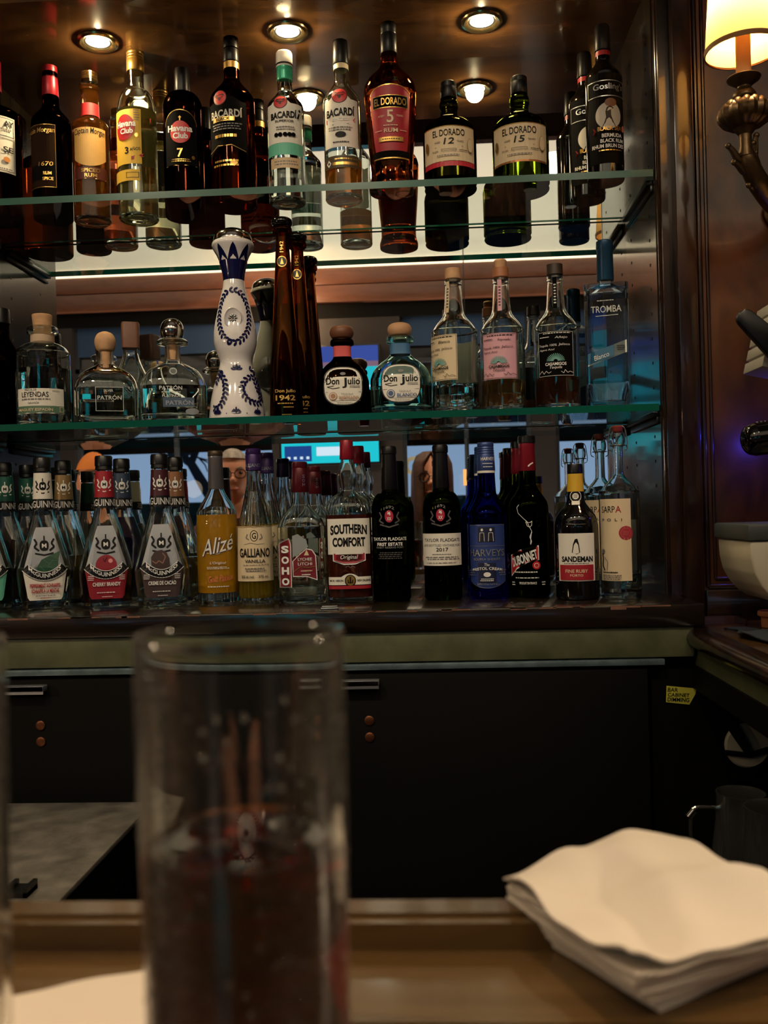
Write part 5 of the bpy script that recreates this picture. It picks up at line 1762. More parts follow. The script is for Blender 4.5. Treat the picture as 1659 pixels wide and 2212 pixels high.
# grappa with the wire swing top
def grappa(px, Y, lab):
    p = [(0, 39), (1.5, 42), (6, 42.6), (6, 42.6), (208, 42.6), (222, 40), (236, 33), (248, 22), (258, 14), (268, 11.5), (310, 11), (322, 11.5), (330, 15), (340, 16), (350, 14), (354, 11), (354, 11)]
    b = Bottle('grappa_bottle', lab, px, Y, ZC, p, CLEAR, group=LOW, floor=12, sY=1.60)
    b.liquid(52, LIQ)
    b.ring('stopper', mat('red_rubber', (120, 40, 32), .5), [(350, 9), (355, 11), (364, 11.5), (366, 9)])
    s_ = b.s
    mb = MB()
    for sg in (-1, 1):
        mb.tube(spline([(sg * 2 * s_, 0, 366 * s_), (sg * 14 * s_, 0, 362 * s_), (sg * 19 * s_, 0, 340 * s_), (sg * 20 * s_, 0, 318 * s_), (sg * 14 * s_, -.004, 312 * s_)], 5), .0009, 6)
    mb.tube([(16 * s_ * math.cos(t * PI / 12), 16 * s_ * math.sin(t * PI / 12), 324 * s_) for t in range(25)], .0008, 6)
    mb.build('wire_bail', STEEL, b.root)
    s = b.sheet(ang=-18)
    s.rect(CREAM, 0, 124, 74, 172, nx=20).text(BLKINK, 'SARP', -12, 188, 32, 14, .008).text(REDINK, 'A', 11, 188, 12, 14, .008).text(BLKINK, 'POLI', -4, 166, 44, 6, .01, space=2.2)
    s.line(BLKINK, [(-28, 98), (-26, 84), (-28, 70), (-22, 60)], 3).oval(GREYINK, -25, 100, 9, 10).line(GREYINK, [(-22, 88), (-14, 78), (-16, 60)], 1.5).fine(BLKINK, -10, 56, 36, 5, 1).fine(GREYINK, -8, 46, 46, 12, 3)
    s.build('front_label', b.root)
    s = b.sheet(ang=14)
    s.oval(mat('wax_red', (170, 48, 56), .5), 2, 138, 30, 30).oval(mat('wax_light', (196, 92, 92), .5), 2, 138, 22, 22).oval(mat('wax_red'), 2, 138, 20, 20).fine(mat('wax_light'), 2, 138, 14, 10, 3)
    s.build('round_seal', b.root)
    s = b.sheet(ang=170)
    s.rect(WHITEP, 0, 110, 70, 110, nx=16)
    s.build('back_label', b.root)


grappa(1343, 1.60, 'slender-necked clear grappa bottle with a wire swing top and cream label')
grappa(1303, 1.77, 'clear wire-topped grappa bottle standing behind the one with the cream label')
# ------------------------------------------------------------ the bar in front
ZB = -.2268
bar = MB()
bar.box(-2.2, 2.2, -.02, .390, ZB - .04, ZB)
bar.box(-2.2, 2.2, .390, .402, ZB - .04, ZB - .008, 1)
bar.box(-2.2, 2.2, .402, .468, ZB - .04, ZB)
bar.box(-2.2, 2.2, .468, .476, ZB - .04, -.2125)
bar.box(-2.2, 2.2, .476, .492, ZB - .04, -.2105)
o = bar.build('bar_counter', [BARW, BARDK], smooth=0)
setp(o, 'polished brown wooden bar top in the foreground', 'bar')
slab('wall_bar_front', MAHOG, -2.2, 2.2, .30, .46, FLOOR_Z, ZB - .041)

# ------------------------------------------------------------ drink: tall glass, cola, ice
wet_lit_glass = glass('drink_glass', (252, 252, 250), .02, 1.45)
nt = wet_lit_glass.node_tree          # moisture film that also paints the bright lit edges of the glass
dfx = nt.nodes.new('ShaderNodeBsdfDiffuse')
dfx.inputs['Color'].default_value = (.8, .76, .7, 1)
mx = nt.nodes.new('ShaderNodeMixShader')
lw = nt.nodes.new('ShaderNodeLayerWeight')      # paler towards the sides, standing in for light along the edges
lw.inputs['Blend'].default_value = .25
tcx = nt.nodes.new('ShaderNodeTexCoord')
nz = nt.nodes.new('ShaderNodeTexNoise')  # speckle that imitates glints along the glass edge
nz.inputs['Scale'].default_value = 420
rp = nt.nodes.new('ShaderNodeValToRGB')
rp.color_ramp.elements[0].position, rp.color_ramp.elements[1].position = .45, .62
rp.color_ramp.elements[0].color = (.25, .25, .25, 1)
ml = nt.nodes.new('ShaderNodeMath')
ml.operation = 'MULTIPLY'
m2 = nt.nodes.new('ShaderNodeMath')
m2.operation = 'MULTIPLY'
m2.inputs[1].default_value = .24
nt.links.new(tcx.outputs['Object'], nz.inputs['Vector'])
nt.links.new(nz.outputs['Fac'], rp.inputs[0])
nt.links.new(lw.outputs['Facing'], ml.inputs[0])
nt.links.new(rp.outputs[0], ml.inputs[1])
nt.links.new(ml.outputs[0], m2.inputs[0])
nt.links.new(m2.outputs[0], mx.inputs[0])
nt.links.new([n for n in nt.nodes if n.type == 'BSDF_GLASS'][0].outputs[0], mx.inputs[1])
nt.links.new(dfx.outputs[0], mx.inputs[2])
nt.links.new(mx.outputs[0], nt.nodes['Material Output'].inputs[0])
cola = tinted('cola', (222, 72, 24), 170, 1.34, glow=0)


def tumbler(px, py, Y, R, label, fill=None):
    p = at(px, py, Y)
    h = p.z - ZB
    r = empty('drink_glass', (p.x, Y, ZB + .0005), 0, label, 'glass')
    prof_o = [(0, 0), (0, R * .88), (.002, R * .93), (.006, R * .955), (h * .5, R * .975), (h - .002, R), (h, R - .0006)]
    inn = [(h, R - .0016), (h - .002, R - .0022), (h * .5, R * .975 - .0024), (.016, R * .955 - .0026), (.012, R * .8), (.011, 0)]
    b = MB().lathe(supp(prof_o + inn, .0008), 72, close=False).build('body', wet_lit_glass, r)
    if fill:
        q = at(px, fill, Y)
        hl = q.z - ZB
        rr = lambda z: (R * (.955 + .045 * min(1, z / h)) - .0021)
        MB().lathe(supp([(.0135, 0), (.0135, R * .78), (.0175, rr(.0175)), (hl * .5, rr(hl * .5)), (hl - .001, rr(hl)), (hl, rr(hl) - .001), (hl - .0008, rr(hl) * .8), (hl - .0008, 0)]), 72, close=False).build('cola', cola, r)
    # condensation on the outside
    random.seed(11)
    mb = MB()
    for i in range(150):
        t = random.choice((random.gauss(.9, .22), random.gauss(PI - .85, .25), random.uniform(-.4, PI + .4)))
        z = h * random.uniform(.35, .93)
        rad = R * (.975 + .025 * (2 * z / h - 1))
        s_ = random.uniform(.0004, .0011)
        M = Matrix.Translation((rad * math.cos(t), -rad * math.sin(t), z)) @ Matrix.Rotation(-t, 4, 'Z')
        mb.ball((0, 0, 0), 1, 8, 0, (s_ * .5, s_, s_ * 1.2), M)
    d = mb.build('droplets', wet_lit_glass, r)
    d['kind'] = 'stuff'
    return r, h


gY = .308
g, gh = tumbler(518, 1366, gY, .0358, 'tall glass of dark cola with ice in the foreground', 1806)
tumbler(-226, 1392, gY, .0360, 'glass cut off by the left edge of the photo')
gx = g.location.x
ice_m = glass('ice', (245, 248, 250), .06, 1.31)
lvl = at(518, 1806, gY).z
spots = [((-.012, .006), 'floating at the back left of the cola'), ((.012, .010), 'floating at the back right of the cola'), ((-.008, -.013), 'floating at the front left of the cola'), ((.013, -.010), 'floating at the front right of the cola')]
for i, ((dx, dy), w_) in enumerate(spots):
    mb = MB().box(-.0085, .0085, -.008, .008, -.0085, .0085)
    o = mb.build('ice_cube', ice_m, None, (gx + dx, gY + dy, lvl - .0055), (.3 + .5 * i, .2 * i - .3, .7 * i), bevel=.002)
    setp(o, 'melting ice cube ' + w_, 'ice cube', 'ice cubes in the cola')

# ------------------------------------------------------------ paper napkins
nap_m = mat('napkin_paper', (232, 222, 206), .85, bump=.12, bscale=700)


def napkin(seed, z, rz, size, amp, ox=0, oy=0, th=.0014, lift=(0, 0, 0, 0), soft=0.0):
    rnd = random.Random(seed)
    n = 26
    vs, fs = [], []
    ph = [rnd.uniform(0, 6.28) for _ in range(6)]
    for i in range(n + 1):
        for j in range(n + 1):
            u, v = i / n, j / n
            x, y = (u - .5) * size, (v - .5) * size
            e = max(abs(u - .5), abs(v - .5)) * 2
            zz = amp * (.55 * math.sin(5.5 * u + 2.2 * v + ph[0]) + .35 * math.sin(7.5 * v - 3 * u + ph[1]) + .25 * math.sin(12 * u + 9 * v + ph[2]) * e + .25 * math.sin(15 * v + ph[3]) * e)
            zz += amp * .5 * math.exp(-((u - .35 - .35 * v) * 9) ** 2) - amp * .4 * math.exp(-((u - .15 - .5 * v + .2 * v * v) * 12) ** 2) + amp * .45 * math.exp(-((v - .7 + .35 * u) * 11) ** 2)
            zz += lift[0] * (1 - u) * (1 - v) + lift[1] * u * (1 - v) + lift[2] * u * v + lift[3] * (1 - u) * v
            vs.append((x, y, zz))
    for i in range(n):
        for j in range(n):
            k = i * (n + 1) + j
            fs.append((k, k + n + 1, k + n + 2, k + 1))
    mb = MB().add(vs, fs)
    # underside and edge
    m_ = len(mb.v)
    mb.v += [(a, b, c - th) for a, b, c in mb.v]
    top = [f for f in mb.f]
    mb.f += [tuple(q + m_ for q in reversed(f)) for f in top]
    rim = [i * (n + 1) for i in range(n + 1)] + [n * (n + 1) + j for j in range(1, n + 1)] + [i * (n + 1) + n for i in range(n - 1, -1, -1)] + [j for j in range(n - 1, 0, -1)]
    mb.f += [(rim[i], rim[(i + 1) % len(rim)], rim[(i + 1) % len(rim)] + m_, rim[i] + m_) for i in range(len(rim))]
    mb.m = [0] * len(mb.f)
    return mb.build('paper_napkin', nap_m, None, (ox, oy, z), (0, 0, rz), smooth=50)


base_rot = math.radians(33)
N = 17
zc = ZB + .0016
CB, CT = Vector((.112, .486)), Vector((.109, .463))
for i in range(N):
    t = i / (N - 1)
    low = i < N - 6
    th = .00115 if low else .0013
    amp = .0003 if low else .0008 + .0003 * (i - N + 6)
    rot = base_rot - math.radians(9) * t + random.uniform(-.012, .012)
    c = CB.lerp(CT, t)
    o = napkin(i, zc, rot, .110, amp, c.x + random.uniform(-.0006, .0006), c.y + random.uniform(-.0006, .0006), th)
    if low:
        setp(o, 'flat white paper napkin pressed in the lower part of the stack', 'napkin', 'stacked white napkins')
    else:
        setp(o, 'ruffled white paper napkin just beneath the top of the stack', 'napkin', 'ruffled white napkins')
    zc += th + (.00015 if low else .0008)
o = napkin(99, zc + .0026, math.radians(24), .112, .0068, CT.x - .001, CT.y - .001, .0012, (0, -.002, .008, .002))
setp(o, 'topmost wavy white paper napkin of the stack on the bar', 'napkin')
o = napkin(50, ZB + .0035, math.radians(20), .10, .0009, -.1585, .372, .0014, (0, 0, .004, 0))
o.location = (-.1665, .3745, ZB + .0035)
setp(o, 'single white paper napkin lying on the bar between the glasses', 'napkin')

# small silver clip on the counter edge
q = at(716, 1306, 1.505)
mb = MB().box(-.018, .012, -.006, .006, 0, .003).box(-.016, .010, -.004, .004, .003, .006)
o = mb.build('metal_clip', STEEL, None, (q.x, 1.505, ZC + .0004), (0, 0, .1), bevel=.001)
setp(o, 'small flat silver clip lying at the front edge of the dark counter', 'clip')
# ------------------------------------------------------------ the room behind the camera, seen in the mirror
DW = 5.20
YWN = 2 * MIRROR_Y - DW          # window wall
WOODD = MAHOG
white_ceil = mat('white_plaster', (222, 214, 200), .7)
slab('ceiling_canopy', white_ceil, -4, 2.6, YWN, .18, 1.44, 1.47)
slab('wall_canopy_face', MAHOG, -4, 2.6, .18, .22, 1.44, 1.80)
slab('ceiling_room', mat('dark_ceiling', (60, 34, 22), .4), -4, 2.6, YWN - .1, 2.0, 1.80, 1.85)
slab('wall_side_left', MAHOG, -4.1, -4, YWN - .1, 2.0, FLOOR_Z, 1.85)
slab('wall_side_right', PANEL, 2.6, 2.7, YWN - .1, 2.0, FLOOR_Z, 1.85)
zz = lambda y, px=700: seen_in_mirror(px, y, DW).z
zx = lambda px, y=900, D=DW: seen_in_mirror(px, y, D).x
z_strip1, z_strip0 = 1.435, 1.405
o = slab('light_strip', emis('strip_glow', (255, 226, 186), 2.2), -3.9, 2.5, YWN + .02, YWN + .05, z_strip0, z_strip1, 0, 'thing', 'long glowing light strip along the top of the window wall', 'light')
slab('trim_beam_upper', BEAMW, -4, 2.6, YWN, YWN + .035, 1.308, 1.403, .002)
slab('trim_beam_lower', BEAMW, -4, 2.6, YWN, YWN + .05, 1.205, 1.300, .002)
slab('wall_header', BLACK, -4, 2.6, YWN - .1, YWN, 1.12, 1.80)
light('beam_lamp', 'AREA', (-.8, YWN + .35, 1.15), 5, (1, .62, .34), (-.8, YWN, 1.26), .3)
# piers and window frames
edges = [(-4.0, zx(160)), (zx(592), zx(868)), (zx(1148), zx(1200)), (zx(1500), 2.6)]
for i, (a, b_) in enumerate(edges):
    slab('wall_pier_%d' % (i + 1), mat('pier_grey', (44, 37, 36), .5), a, b_, YWN - .1, YWN, FLOOR_Z, 1.12)
wins = [(edges[0][1], edges[1][0]), (edges[1][1], edges[2][0]), (edges[2][1], edges[3][0])]
wpane = pane('window_glass', (.92, .95, .96), 1.45)
for i, (a, b_) in enumerate(wins):
    o = MB().box(a, b_, YWN - .06, YWN - .054, -.5, 1.12).build('window_%d' % (i + 1), wpane, smooth=0)
    setp(o, kind='structure')
    mb = MB()
    for x in (a + .012, (a + b_) / 2, b_ - .012): mb.box(x - .012, x + .012, YWN - .075, YWN - .04, -.5, 1.12)
    mb.box(a, b_, YWN - .075, YWN - .04, -.5, -.47).box(a, b_, YWN - .075, YWN - .04, .86, .885)
    mb.build('frame', mat('window_frame', (54, 56, 60), .45), o, smooth=0)
    slab('wall_below_window_%d' % (i + 1), MAHOG, a, b_, YWN - .1, YWN, FLOOR_Z, -.5)
    d = bpy.data.lights.new('daylight_portal', 'AREA')
    d.shape = 'RECTANGLE'
    d.size, d.size_y = b_ - a, 1.62
    d.cycles.is_portal = True
    q = bpy.data.objects.new('daylight_portal', d)
    COL.objects.link(q)
    q.location = ((a + b_) / 2, YWN - .03, .31)
    q.rotation_euler = (PI / 2, 0, PI)
# letters on the middle window
q = seen_in_mirror(898, 1005, DW)
sh = Sheet(lambda x, z, l: (q.x + x, YWN - .0535 + l, q.z + z))
sh.text(mat('window_letters', (206, 200, 170), .5), 'OP', -.06 + .08, 0, .17, .11, .03)
# painted to be read from the mirror, so the lettering runs right to left in the room
for i, v in enumerate(sh.mb.v): sh.mb.v[i] = (2 * q.x - v[0] + .12 - .12, v[1], v[2])
o = sh.build('window_letters', None)
for v in o.data.vertices: v.co.x = 2 * q.x - v.co.x
setp(o, 'cream painted letters on the middle window, seen in the mirror', 'lettering')
# outdoors
slab('ground_outside', mat('asphalt', (70, 74, 80), .8), -14, 12, -16, YWN - .12, FLOOR_Z - .3, FLOOR_Z - .2)
for i, (a, b_) in enumerate(wins):
    o = MB().box(a + .02, b_ - .02, YWN - .036, YWN - .033, .955, 1.125).build('roller_blind', mat('navy_canvas', (40, 66, 100), .8), smooth=0)
    setp(o, 'navy roller blind pulled down a little over the %s window, seen in the mirror' % ('left', 'middle', 'right')[i], 'blind')
aw = MB()
aw.add([(-4, YWN - .12, .955), (2.6, YWN - .12, .955), (2.6, YWN - 1.2, .56), (-4, YWN - 1.2, .56), (2.6, YWN - 1.2, .46), (-4, YWN - 1.2, .46), (-4, YWN - .12, 1.14), (2.6, YWN - .12, 1.14)], [(0, 1, 2, 3), (3, 2, 4, 5), (0, 1, 7, 6)])
o = aw.build('awning', mat('brown_canvas', (70, 58, 50), .8), smooth=0)
setp(o, 'dark awning over the pavement outside the windows, seen in the mirror', 'awning')
hill = MB().box(-14, 12, -15, -14.6, FLOOR_Z, .30)
o = hill.build('hedge', mat('hedge_green', (48, 60, 46), .9, noise=.5, nscale=3), smooth=0)
setp(o, 'dark hedge across the street, seen in the mirror', 'hedge')
bark = mat('bark', (60, 54, 50), .9)


def tree(x, y, h, seed, lab):
    rnd = random.Random(seed)
    mb = MB()

    def grow(p, d, L, r, k):
        e = p + d * L
        mb.tube([p, (p + e) / 2 + Vector((rnd.gauss(0, .04), rnd.gauss(0, .04), 0)) * L, e], [r, r * .85, r * .7], 5)
        if k == 0: return
        for _ in range(3 if k > 2 else 4):
            dd = (d + Vector((rnd.gauss(0, .5), rnd.gauss(0, .5), rnd.gauss(.1, .25)))).normalized()
            grow(e, dd, L * rnd.uniform(.6, .8), r * .62, k - 1)
    grow(Vector((0, 0, 0)), Vector((0, 0, 1)), h * .3, h * .03, 5)
    o = mb.build('bare_tree', bark, None, (x, y, FLOOR_Z - .2), smooth=60)
    setp(o, lab, 'tree', 'bare trees outside')


tree(-4.4, -7, 4.6, 1, 'bare tree outside the left window, seen in the mirror')
tree(-3.0, -9, 5.4, 2, 'second bare tree outside the left window, farther back')
tree(2.4, -6, 4.2, 5, 'bare tree outside the right window, seen in the mirror')

# two televisions on the pier
for nm, y0, y1, lab in (('television', 745, 868, 'upper wall television showing a playing field, seen in the mirror'), ('television', 884, 1003, 'lower wall television showing a cyan scoreboard, seen in the mirror')):
    D = DW - .06
    p0, p1 = seen_in_mirror(609, y1, D), seen_in_mirror(816, y0, D)
    Yt_ = 2 * MIRROR_Y - D
    r = empty(nm, ((p0.x + p1.x) / 2, Yt_, (p0.z + p1.z) / 2), 0, lab, 'television', 'televisions on the window wall')
    w2, h2 = (p1.x - p0.x) / 2, (p1.z - p0.z) / 2
    MB().box(-w2 - .012, w2 + .012, -.058, -.002, -h2 - .012, h2 + .012).build('case', BLACKP, r, bevel=.003)
    ss = Sheet(lambda x, z, l: (x, l, z))
    TV = 1.1
    if y0 < 800:
        ss.rect(emis('tv_field', (40, 190, 206), TV), 0, 0, 2 * w2, 2 * h2).rect(emis('tv_crowd', (60, 80, 160), TV), 0, h2 * .7, 2 * w2, h2 * .6).rect(emis('tv_stand', (130, 100, 120), TV), 0, h2 * .32, 2 * w2, h2 * .2)
        ss.poly(emis('tv_white', (220, 240, 255), TV), [(-w2, -h2 * .2), (w2, -h2 * .5), (w2, -h2 * .58), (-w2, -h2 * .3)])
    else:
        ss.rect(emis('tv_cyan', (36, 206, 220), TV), 0, 0, 2 * w2, 2 * h2).rect(emis('tv_blue', (36, 70, 140), TV), -w2 * .66, -h2 * .62, w2 * .56, h2 * .6).rect(emis('tv_white'), w2 * .0, -h2 * .55, w2 * .56, h2 * .34)
        for i in range(4): ss.rect(emis('tv_white'), w2 * (-.85 + .13 * i), -h2 * .78, w2 * .06, h2 * .1)
    me = ss.build('screen', r)
# small lit lantern on the window post
q = seen_in_mirror(1013, 1032, 4.9)
r = empty('lantern', (q.x, q.y, q.z - .04), 0, 'small orange lit lantern hanging by the middle window, seen in the mirror', 'lantern')
MB().lathe([(.0, .020), (.0, .030), (.085, .030), (.085, .020)], 20).build('shade', emis('lantern_glow', (255, 170, 90), 1.6), r)
MB().tube([(0, 0, .085), (0, 0, 1.44 - q.z + .04)], .003, 8).build('cord', BLACKP, r)

# ------------------------------------------------------------ the three guests at the bar
SKIN = mat('skin', (214, 150, 122), .5)


def head_mesh(seed=0, jaw=1.0):
    bm = bmesh.new()
    bmesh.ops.create_uvsphere(bm, u_segments=32, v_segments=24, radius=1)
    for v in bm.verts:
        x, y, z = v.co
        X, Y_, Z = x * .074, y * .095, z * .118
        if z < 0:
            f = 1 + .30 * z * jaw
            X *= f
            Y_ *= (1 + .16 * z) if y > 0 else (1 + .40 * z)
        if y > 0 and z < -.55: Y_ += .012 * (1 - abs(x))
        for sx_ in (-1, 1):      # eye sockets
            d = math.hypot(X - sx_ * .031, (Z - .012) * 1.3)
            if y > 0 and d < .024: Y_ -= .009 * (1 - d / .024)
            d = math.hypot(X - sx_ * .040, (Z + .028))
            if y > 0 and d < .028: Y_ += .004 * (1 - d / .028)
        v.co = (X, Y_, Z)
    return bm


def rig(pts, edges_, radii, root=0):
    me = bpy.data.meshes.new('rig')
    me.from_pydata(pts, edges_, [])
    o = bpy.data.objects.new('rig', me)
    COL.objects.link(o)
    m_ = o.modifiers.new('s', 'SKIN')
    m_.use_smooth_shade = True
    for i, v in enumerate(me.skin_vertices[0].data):
        v.radius = (radii[i], radii[i])
        v.use_root = (i == root)
    o.modifiers.new('u', 'SUBSURF').levels = 1
    dg = bpy.context.evaluated_depsgraph_get()
    out = bpy.data.meshes.new_from_object(o.evaluated_get(dg))
    bpy.data.objects.remove(o)
    return out


def person(hx, hy, hz, label, shirt, hair_kind, hair_col, turn=0.0, female=False):
    "hx hy hz: centre of the head"
    r = empty('person', (hx, hy, FLOOR_Z), 0, label, 'person')
    H = hz - FLOOR_Z
    sw = .175 if female else .20
    P, E, R = [], [], []

    def add(p, rad, to=None):
        P.append(p); R.append(rad)
        if to is not None: E.append((to, len(P) - 1))
        return len(P) - 1
    pel = add((0, -.06, H - .78), .15)
    wai = add((0, -.05, H - .58), .13, pel)
    che = add((0, -.03, H - .40), .145, wai)
    uch = add((0, -.03, H - .27), .12, che)
    nk = add((0, -.015, H - .17), .056, uch)
    hd = add((0, .0, H - .07), .055, nk)
    for sg in (-1, 1):
        sh_ = add((sg * sw, -.03, H - .27), .062, uch)
        el = add((sg * (sw + .05), .0, H - .54), .045, sh_)
        wr = add((sg * .13, .20, ZB - FLOOR_Z + .035), .028, el)
        pm = add((sg * .09, .25, ZB - FLOOR_Z + .03), .030, wr)
        for k in range(4):
            f1 = add((sg * (.105 - .02 * k), .285 - .004 * abs(k - 1), ZB - FLOOR_Z + .033), .0095, pm)
            f2 = add((sg * (.10 - .021 * k), .315 - .006 * abs(k - 1), ZB - FLOOR_Z + .026), .0085, f1)
            add((sg * (.098 - .021 * k), .336 - .008 * abs(k - 1), ZB - FLOOR_Z + .014), .0075, f2)
        t1 = add((sg * .055, .262, ZB - FLOOR_Z + .03), .011, pm)
        add((sg * .035, .29, ZB - FLOOR_Z + .02), .009, t1)
        hp = add((sg * .09, -.03, H - .80), .10, pel)
        kn = add((sg * .12, .30, H - .84), .068, hp)
        an = add((sg * .12, .26, H - 1.22 if H > 1.3 else .12), .042, kn)
        add((sg * .12, .38, max(.06, (H - 1.28))), .035, an)
    body = rig(P, E, R)
    bm = bmesh.new()
    bm.from_mesh(body)
    hb = head_mesh(jaw=.9 if female else 1.0)
    M = Matrix.Translation((0, .018, H)) @ Matrix.Rotation(turn, 4, 'Z')
    # nose, lips, ears grow out of the head
    extra = MB()
    extra.add([(-.006, .090, .018), (.006, .090, .018), (-.015, .090, -.024), (.015, .090, -.024), (0, .121, -.020), (0, .098, .016)], [(0, 2, 4, 5), (1, 5, 4, 3), (2, 3, 4), (0, 5, 1), (0, 1, 3, 2)], 0)
    extra.ball((0, .110, -.018), .0125, 12)
    for sg in (-1, 1):
        extra.ball((sg * .010, .104, -.022), .008, 10)
        extra.ball((sg * .076, -.004, -.004), 1, 12, 0, (.010, .018, .030))
    extra.ball((0, .086, -.056), 1, 12, 0, (.025, .012, .006))
    extra.ball((0, .087, -.065), 1, 12, 0, (.021, .012, .006))
    me2 = bpy.data.meshes.new('x')
    hb.to_mesh(me2); hb.free()
    me2.transform(M)
    bm.from_mesh(me2)
    me3 = bpy.data.meshes.new('x')
    me3.from_pydata(extra.v, [], extra.f)
    me3.transform(M)
    bm.from_mesh(me3)
    full = bpy.data.meshes.new('body')
    bm.to_mesh(full); bm.free()
    tmp = bpy.data.objects.new('tmp', full)
    COL.objects.link(tmp)
    rm = tmp.modifiers.new('r', 'REMESH')
    rm.mode = 'VOXEL'; rm.voxel_size = .0055; rm.use_smooth_shade = True
    sm = tmp.modifiers.new('c', 'SMOOTH'); sm.factor = .5; sm.iterations = 2
    dg = bpy.context.evaluated_depsgraph_get()
    fin = bpy.data.meshes.new_from_object(tmp.evaluated_get(dg))
    bpy.data.objects.remove(tmp)
    bo = link('body', fin, SKIN, r)
    # clothing: a shell round the trunk, arms and legs
    bm = bmesh.new()
    bm.from_mesh(fin)
    zcut = H - .165
    kill = [v for v in bm.verts if v.co.z > zcut - .25 * max(0, .09 - abs(v.co.x)) * (1 if v.co.y > 0 else 0) or (v.co.y > .17 and v.co.z < ZB - FLOOR_Z + .09 and v.co.z > H - .79) or v.co.z < .12]
    bmesh.ops.delete(bm, geom=kill, context='VERTS')
    bm.normal_update()
    for v in bm.verts: v.co += v.normal * .008
    cm_ = bpy.data.meshes.new('clothes')
    bm.to_mesh(cm_); bm.free()
    link('clothes', cm_, shirt, r)
    # eyes, brows, lips
    mb = MB()
    for sg in (-1, 1): mb.ball((sg * .031, .0735, .012), .0115, 14, 0, (1, 1, .75), M)
    mb.build('eyes', mat('eye_dark', (46, 34, 30), .2), r)
    mb = MB()
    for sg in (-1, 1): mb.tube([M @ Vector((sg * .016, .088, .033)), M @ Vector((sg * .032, .087, .038)), M @ Vector((sg * .047, .075, .032))], [.003, .0035, .002], 6)
    mb.build('brows', mat(hair_kind + '_brow', hair_col, .7), r)
    mb = MB()
    mb.tube([M @ Vector((-.026, .084, -.057)), M @ Vector((-.01, .0985, -.0605)), M @ Vector((.01, .0985, -.0605)), M @ Vector((.026, .084, -.057))], [.002, .0045, .0045, .002], 8)
    mb.build('lips', mat('lip_red', (176, 84, 80), .4), r)
    hm = mat(hair_kind + '_hair', hair_col, .55, noise=.3, nscale=60)
    mb = MB()
    if hair_kind == 'long':
        n, rows = 44, []
        vs, fs = [], []
        prof = [(.128, .0), (.125, .045), (.108, .078), (.07, .096), (.02, .102), (-.05, .104), (-.12, .108), (-.18, .104), (-.21, .092)]
        for k, (z, rad) in enumerate(prof):
            for i in range(n):
                t = PI * .5 + .42 * min(1, max(0, (.128 - z) / .05)) + (2 * PI - .84 * min(1, max(0, (.128 - z) / .05))) * i / (n - 1)
                w_ = 1 + .03 * math.sin(9 * t + k)
                vs.append(M @ Vector((rad * .92 * w_ * math.cos(t), rad * 1.10 * w_ * math.sin(t) - .004, z)))
        for k in range(len(prof) - 1):
            for i in range(n - 1):
                fs.append((k * n + i, k * n + i + 1, (k + 1) * n + i + 1, (k + 1) * n + i))
        mb.add(vs, fs)
        h = mb.build('hair', hm, r, smooth=70)
        sd = h.modifiers.new('t', 'SOLIDIFY'); sd.thickness = .012; sd.offset = -1
    else:
        hb = head_mesh()
        bmesh.ops.delete(hb, geom=[v for v in hb.verts if (v.co.y > .035 and v.co.z < .066) or (v.co.z < .0 and v.co.y > -.02) or v.co.z < -.055], context='VERTS')
        hb.normal_update()
        for v in hb.verts: v.co += v.co.normalized() * (.010 + .003 * math.sin(40 * v.co.x + 31 * v.co.z))
        hme = bpy.data.meshes.new('hair')
        hb.to_mesh(hme); hb.free()
        hme.transform(M)
        hme.polygons.foreach_set('use_smooth', [True] * len(hme.polygons))
        link('hair', hme, hm, r)
    return r, M


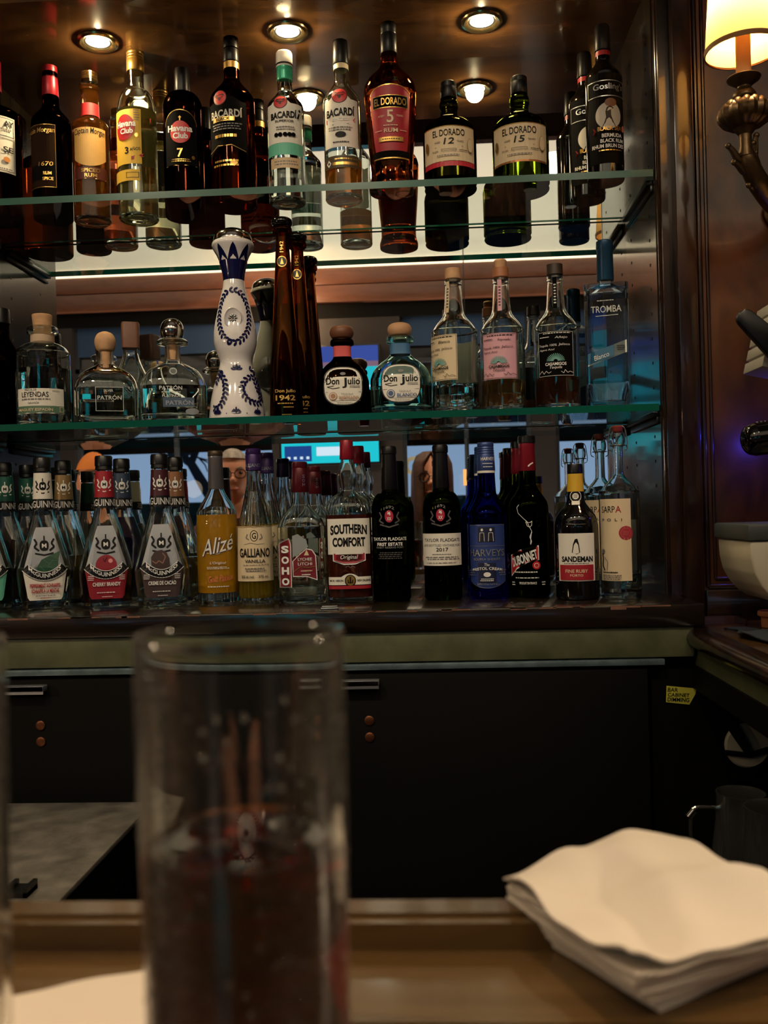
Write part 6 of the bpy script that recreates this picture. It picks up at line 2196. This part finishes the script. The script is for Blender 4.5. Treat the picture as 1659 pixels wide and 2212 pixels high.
def glasses(r, M, m):
    mb = MB()
    for sg in (-1, 1):
        mb.tube([M @ Vector((sg * .032 + .0235 * math.copysign(abs(math.cos(t * PI / 12)) ** .8, math.cos(t * PI / 12)), .101 - .008 * abs(math.cos(t * PI / 12) * sg + .3), .008 + .0195 * math.sin(t * PI / 12))) for t in range(25)], .0026, 8)
        mb.tube([M @ Vector((sg * .055, .098, .014)), M @ Vector((sg * .076, .05, .012)), M @ Vector((sg * .080, -.01, .006))], .002, 6)
    mb.tube([M @ Vector((-.009, .106, .012)), M @ Vector((.009, .106, .012))], .002, 6)
    return mb.build('glasses', m, r)


q = seen_in_mirror(934, 1036, 4.10)
r, M = person(q.x, q.y, q.z, 'woman with long brown hair and dark glasses, seen in the mirror', mat('dark_jumper', (34, 36, 42), .9), 'long', (74, 46, 34), .05, True)
glasses(r, M, BLACKP)
q = seen_in_mirror(508, 1030, 4.03)
r, M = person(q.x, q.y, q.z, 'grey-haired man in round brown glasses, seen in the mirror', mat('dark_red_shirt', (84, 44, 42), .9), 'grey', (150, 142, 134), -.15)
glasses(r, M, mat('tortoise', (58, 34, 24), .25))
q = seen_in_mirror(208, 1042, 4.03)
r, M = person(q.x, q.y, q.z, 'man in an orange and black cap, seen in the mirror at the left', mat('black_shirt', (26, 26, 28), .9), 'dark', (40, 32, 28), -.1)
ORG = mat('orange_cap', (222, 130, 58), .8)
bmc = head_mesh()
bmesh.ops.delete(bmc, geom=[v for v in bmc.verts if v.co.z < .040], context='VERTS')
for v in bmc.verts: v.co = Vector((v.co.x * 1.14, v.co.y * 1.12, v.co.z * 1.15 + .002))
cme = bpy.data.meshes.new('cap')
bmc.to_mesh(cme); bmc.free()
cme.transform(M)
for p in cme.polygons:
    c = M.inverted() @ p.center
    p.material_index = 0 if c.y > .02 else 1
    p.use_smooth = True
capo = link('cap', cme, [ORG, BLACKP], r)
mb = MB()
vs, fs = [], []
for i in range(17):
    t = PI * i / 16
    for k in range(4):
        e = k / 3
        vs.append(M @ Vector((.082 * math.cos(t), .05 + (.055 + .075 * e) * math.sin(t), .050 - .012 * e * math.sin(t) - .01 * abs(math.cos(t)))))
for i in range(16):
    for k in range(3): fs.append((i * 4 + k, i * 4 + k + 1, i * 4 + k + 5, i * 4 + k + 4))
mb.add(vs, fs)
br = mb.build('cap_brim', BLACKP, r, smooth=60)
br.modifiers.new('t', 'SOLIDIFY').thickness = .004
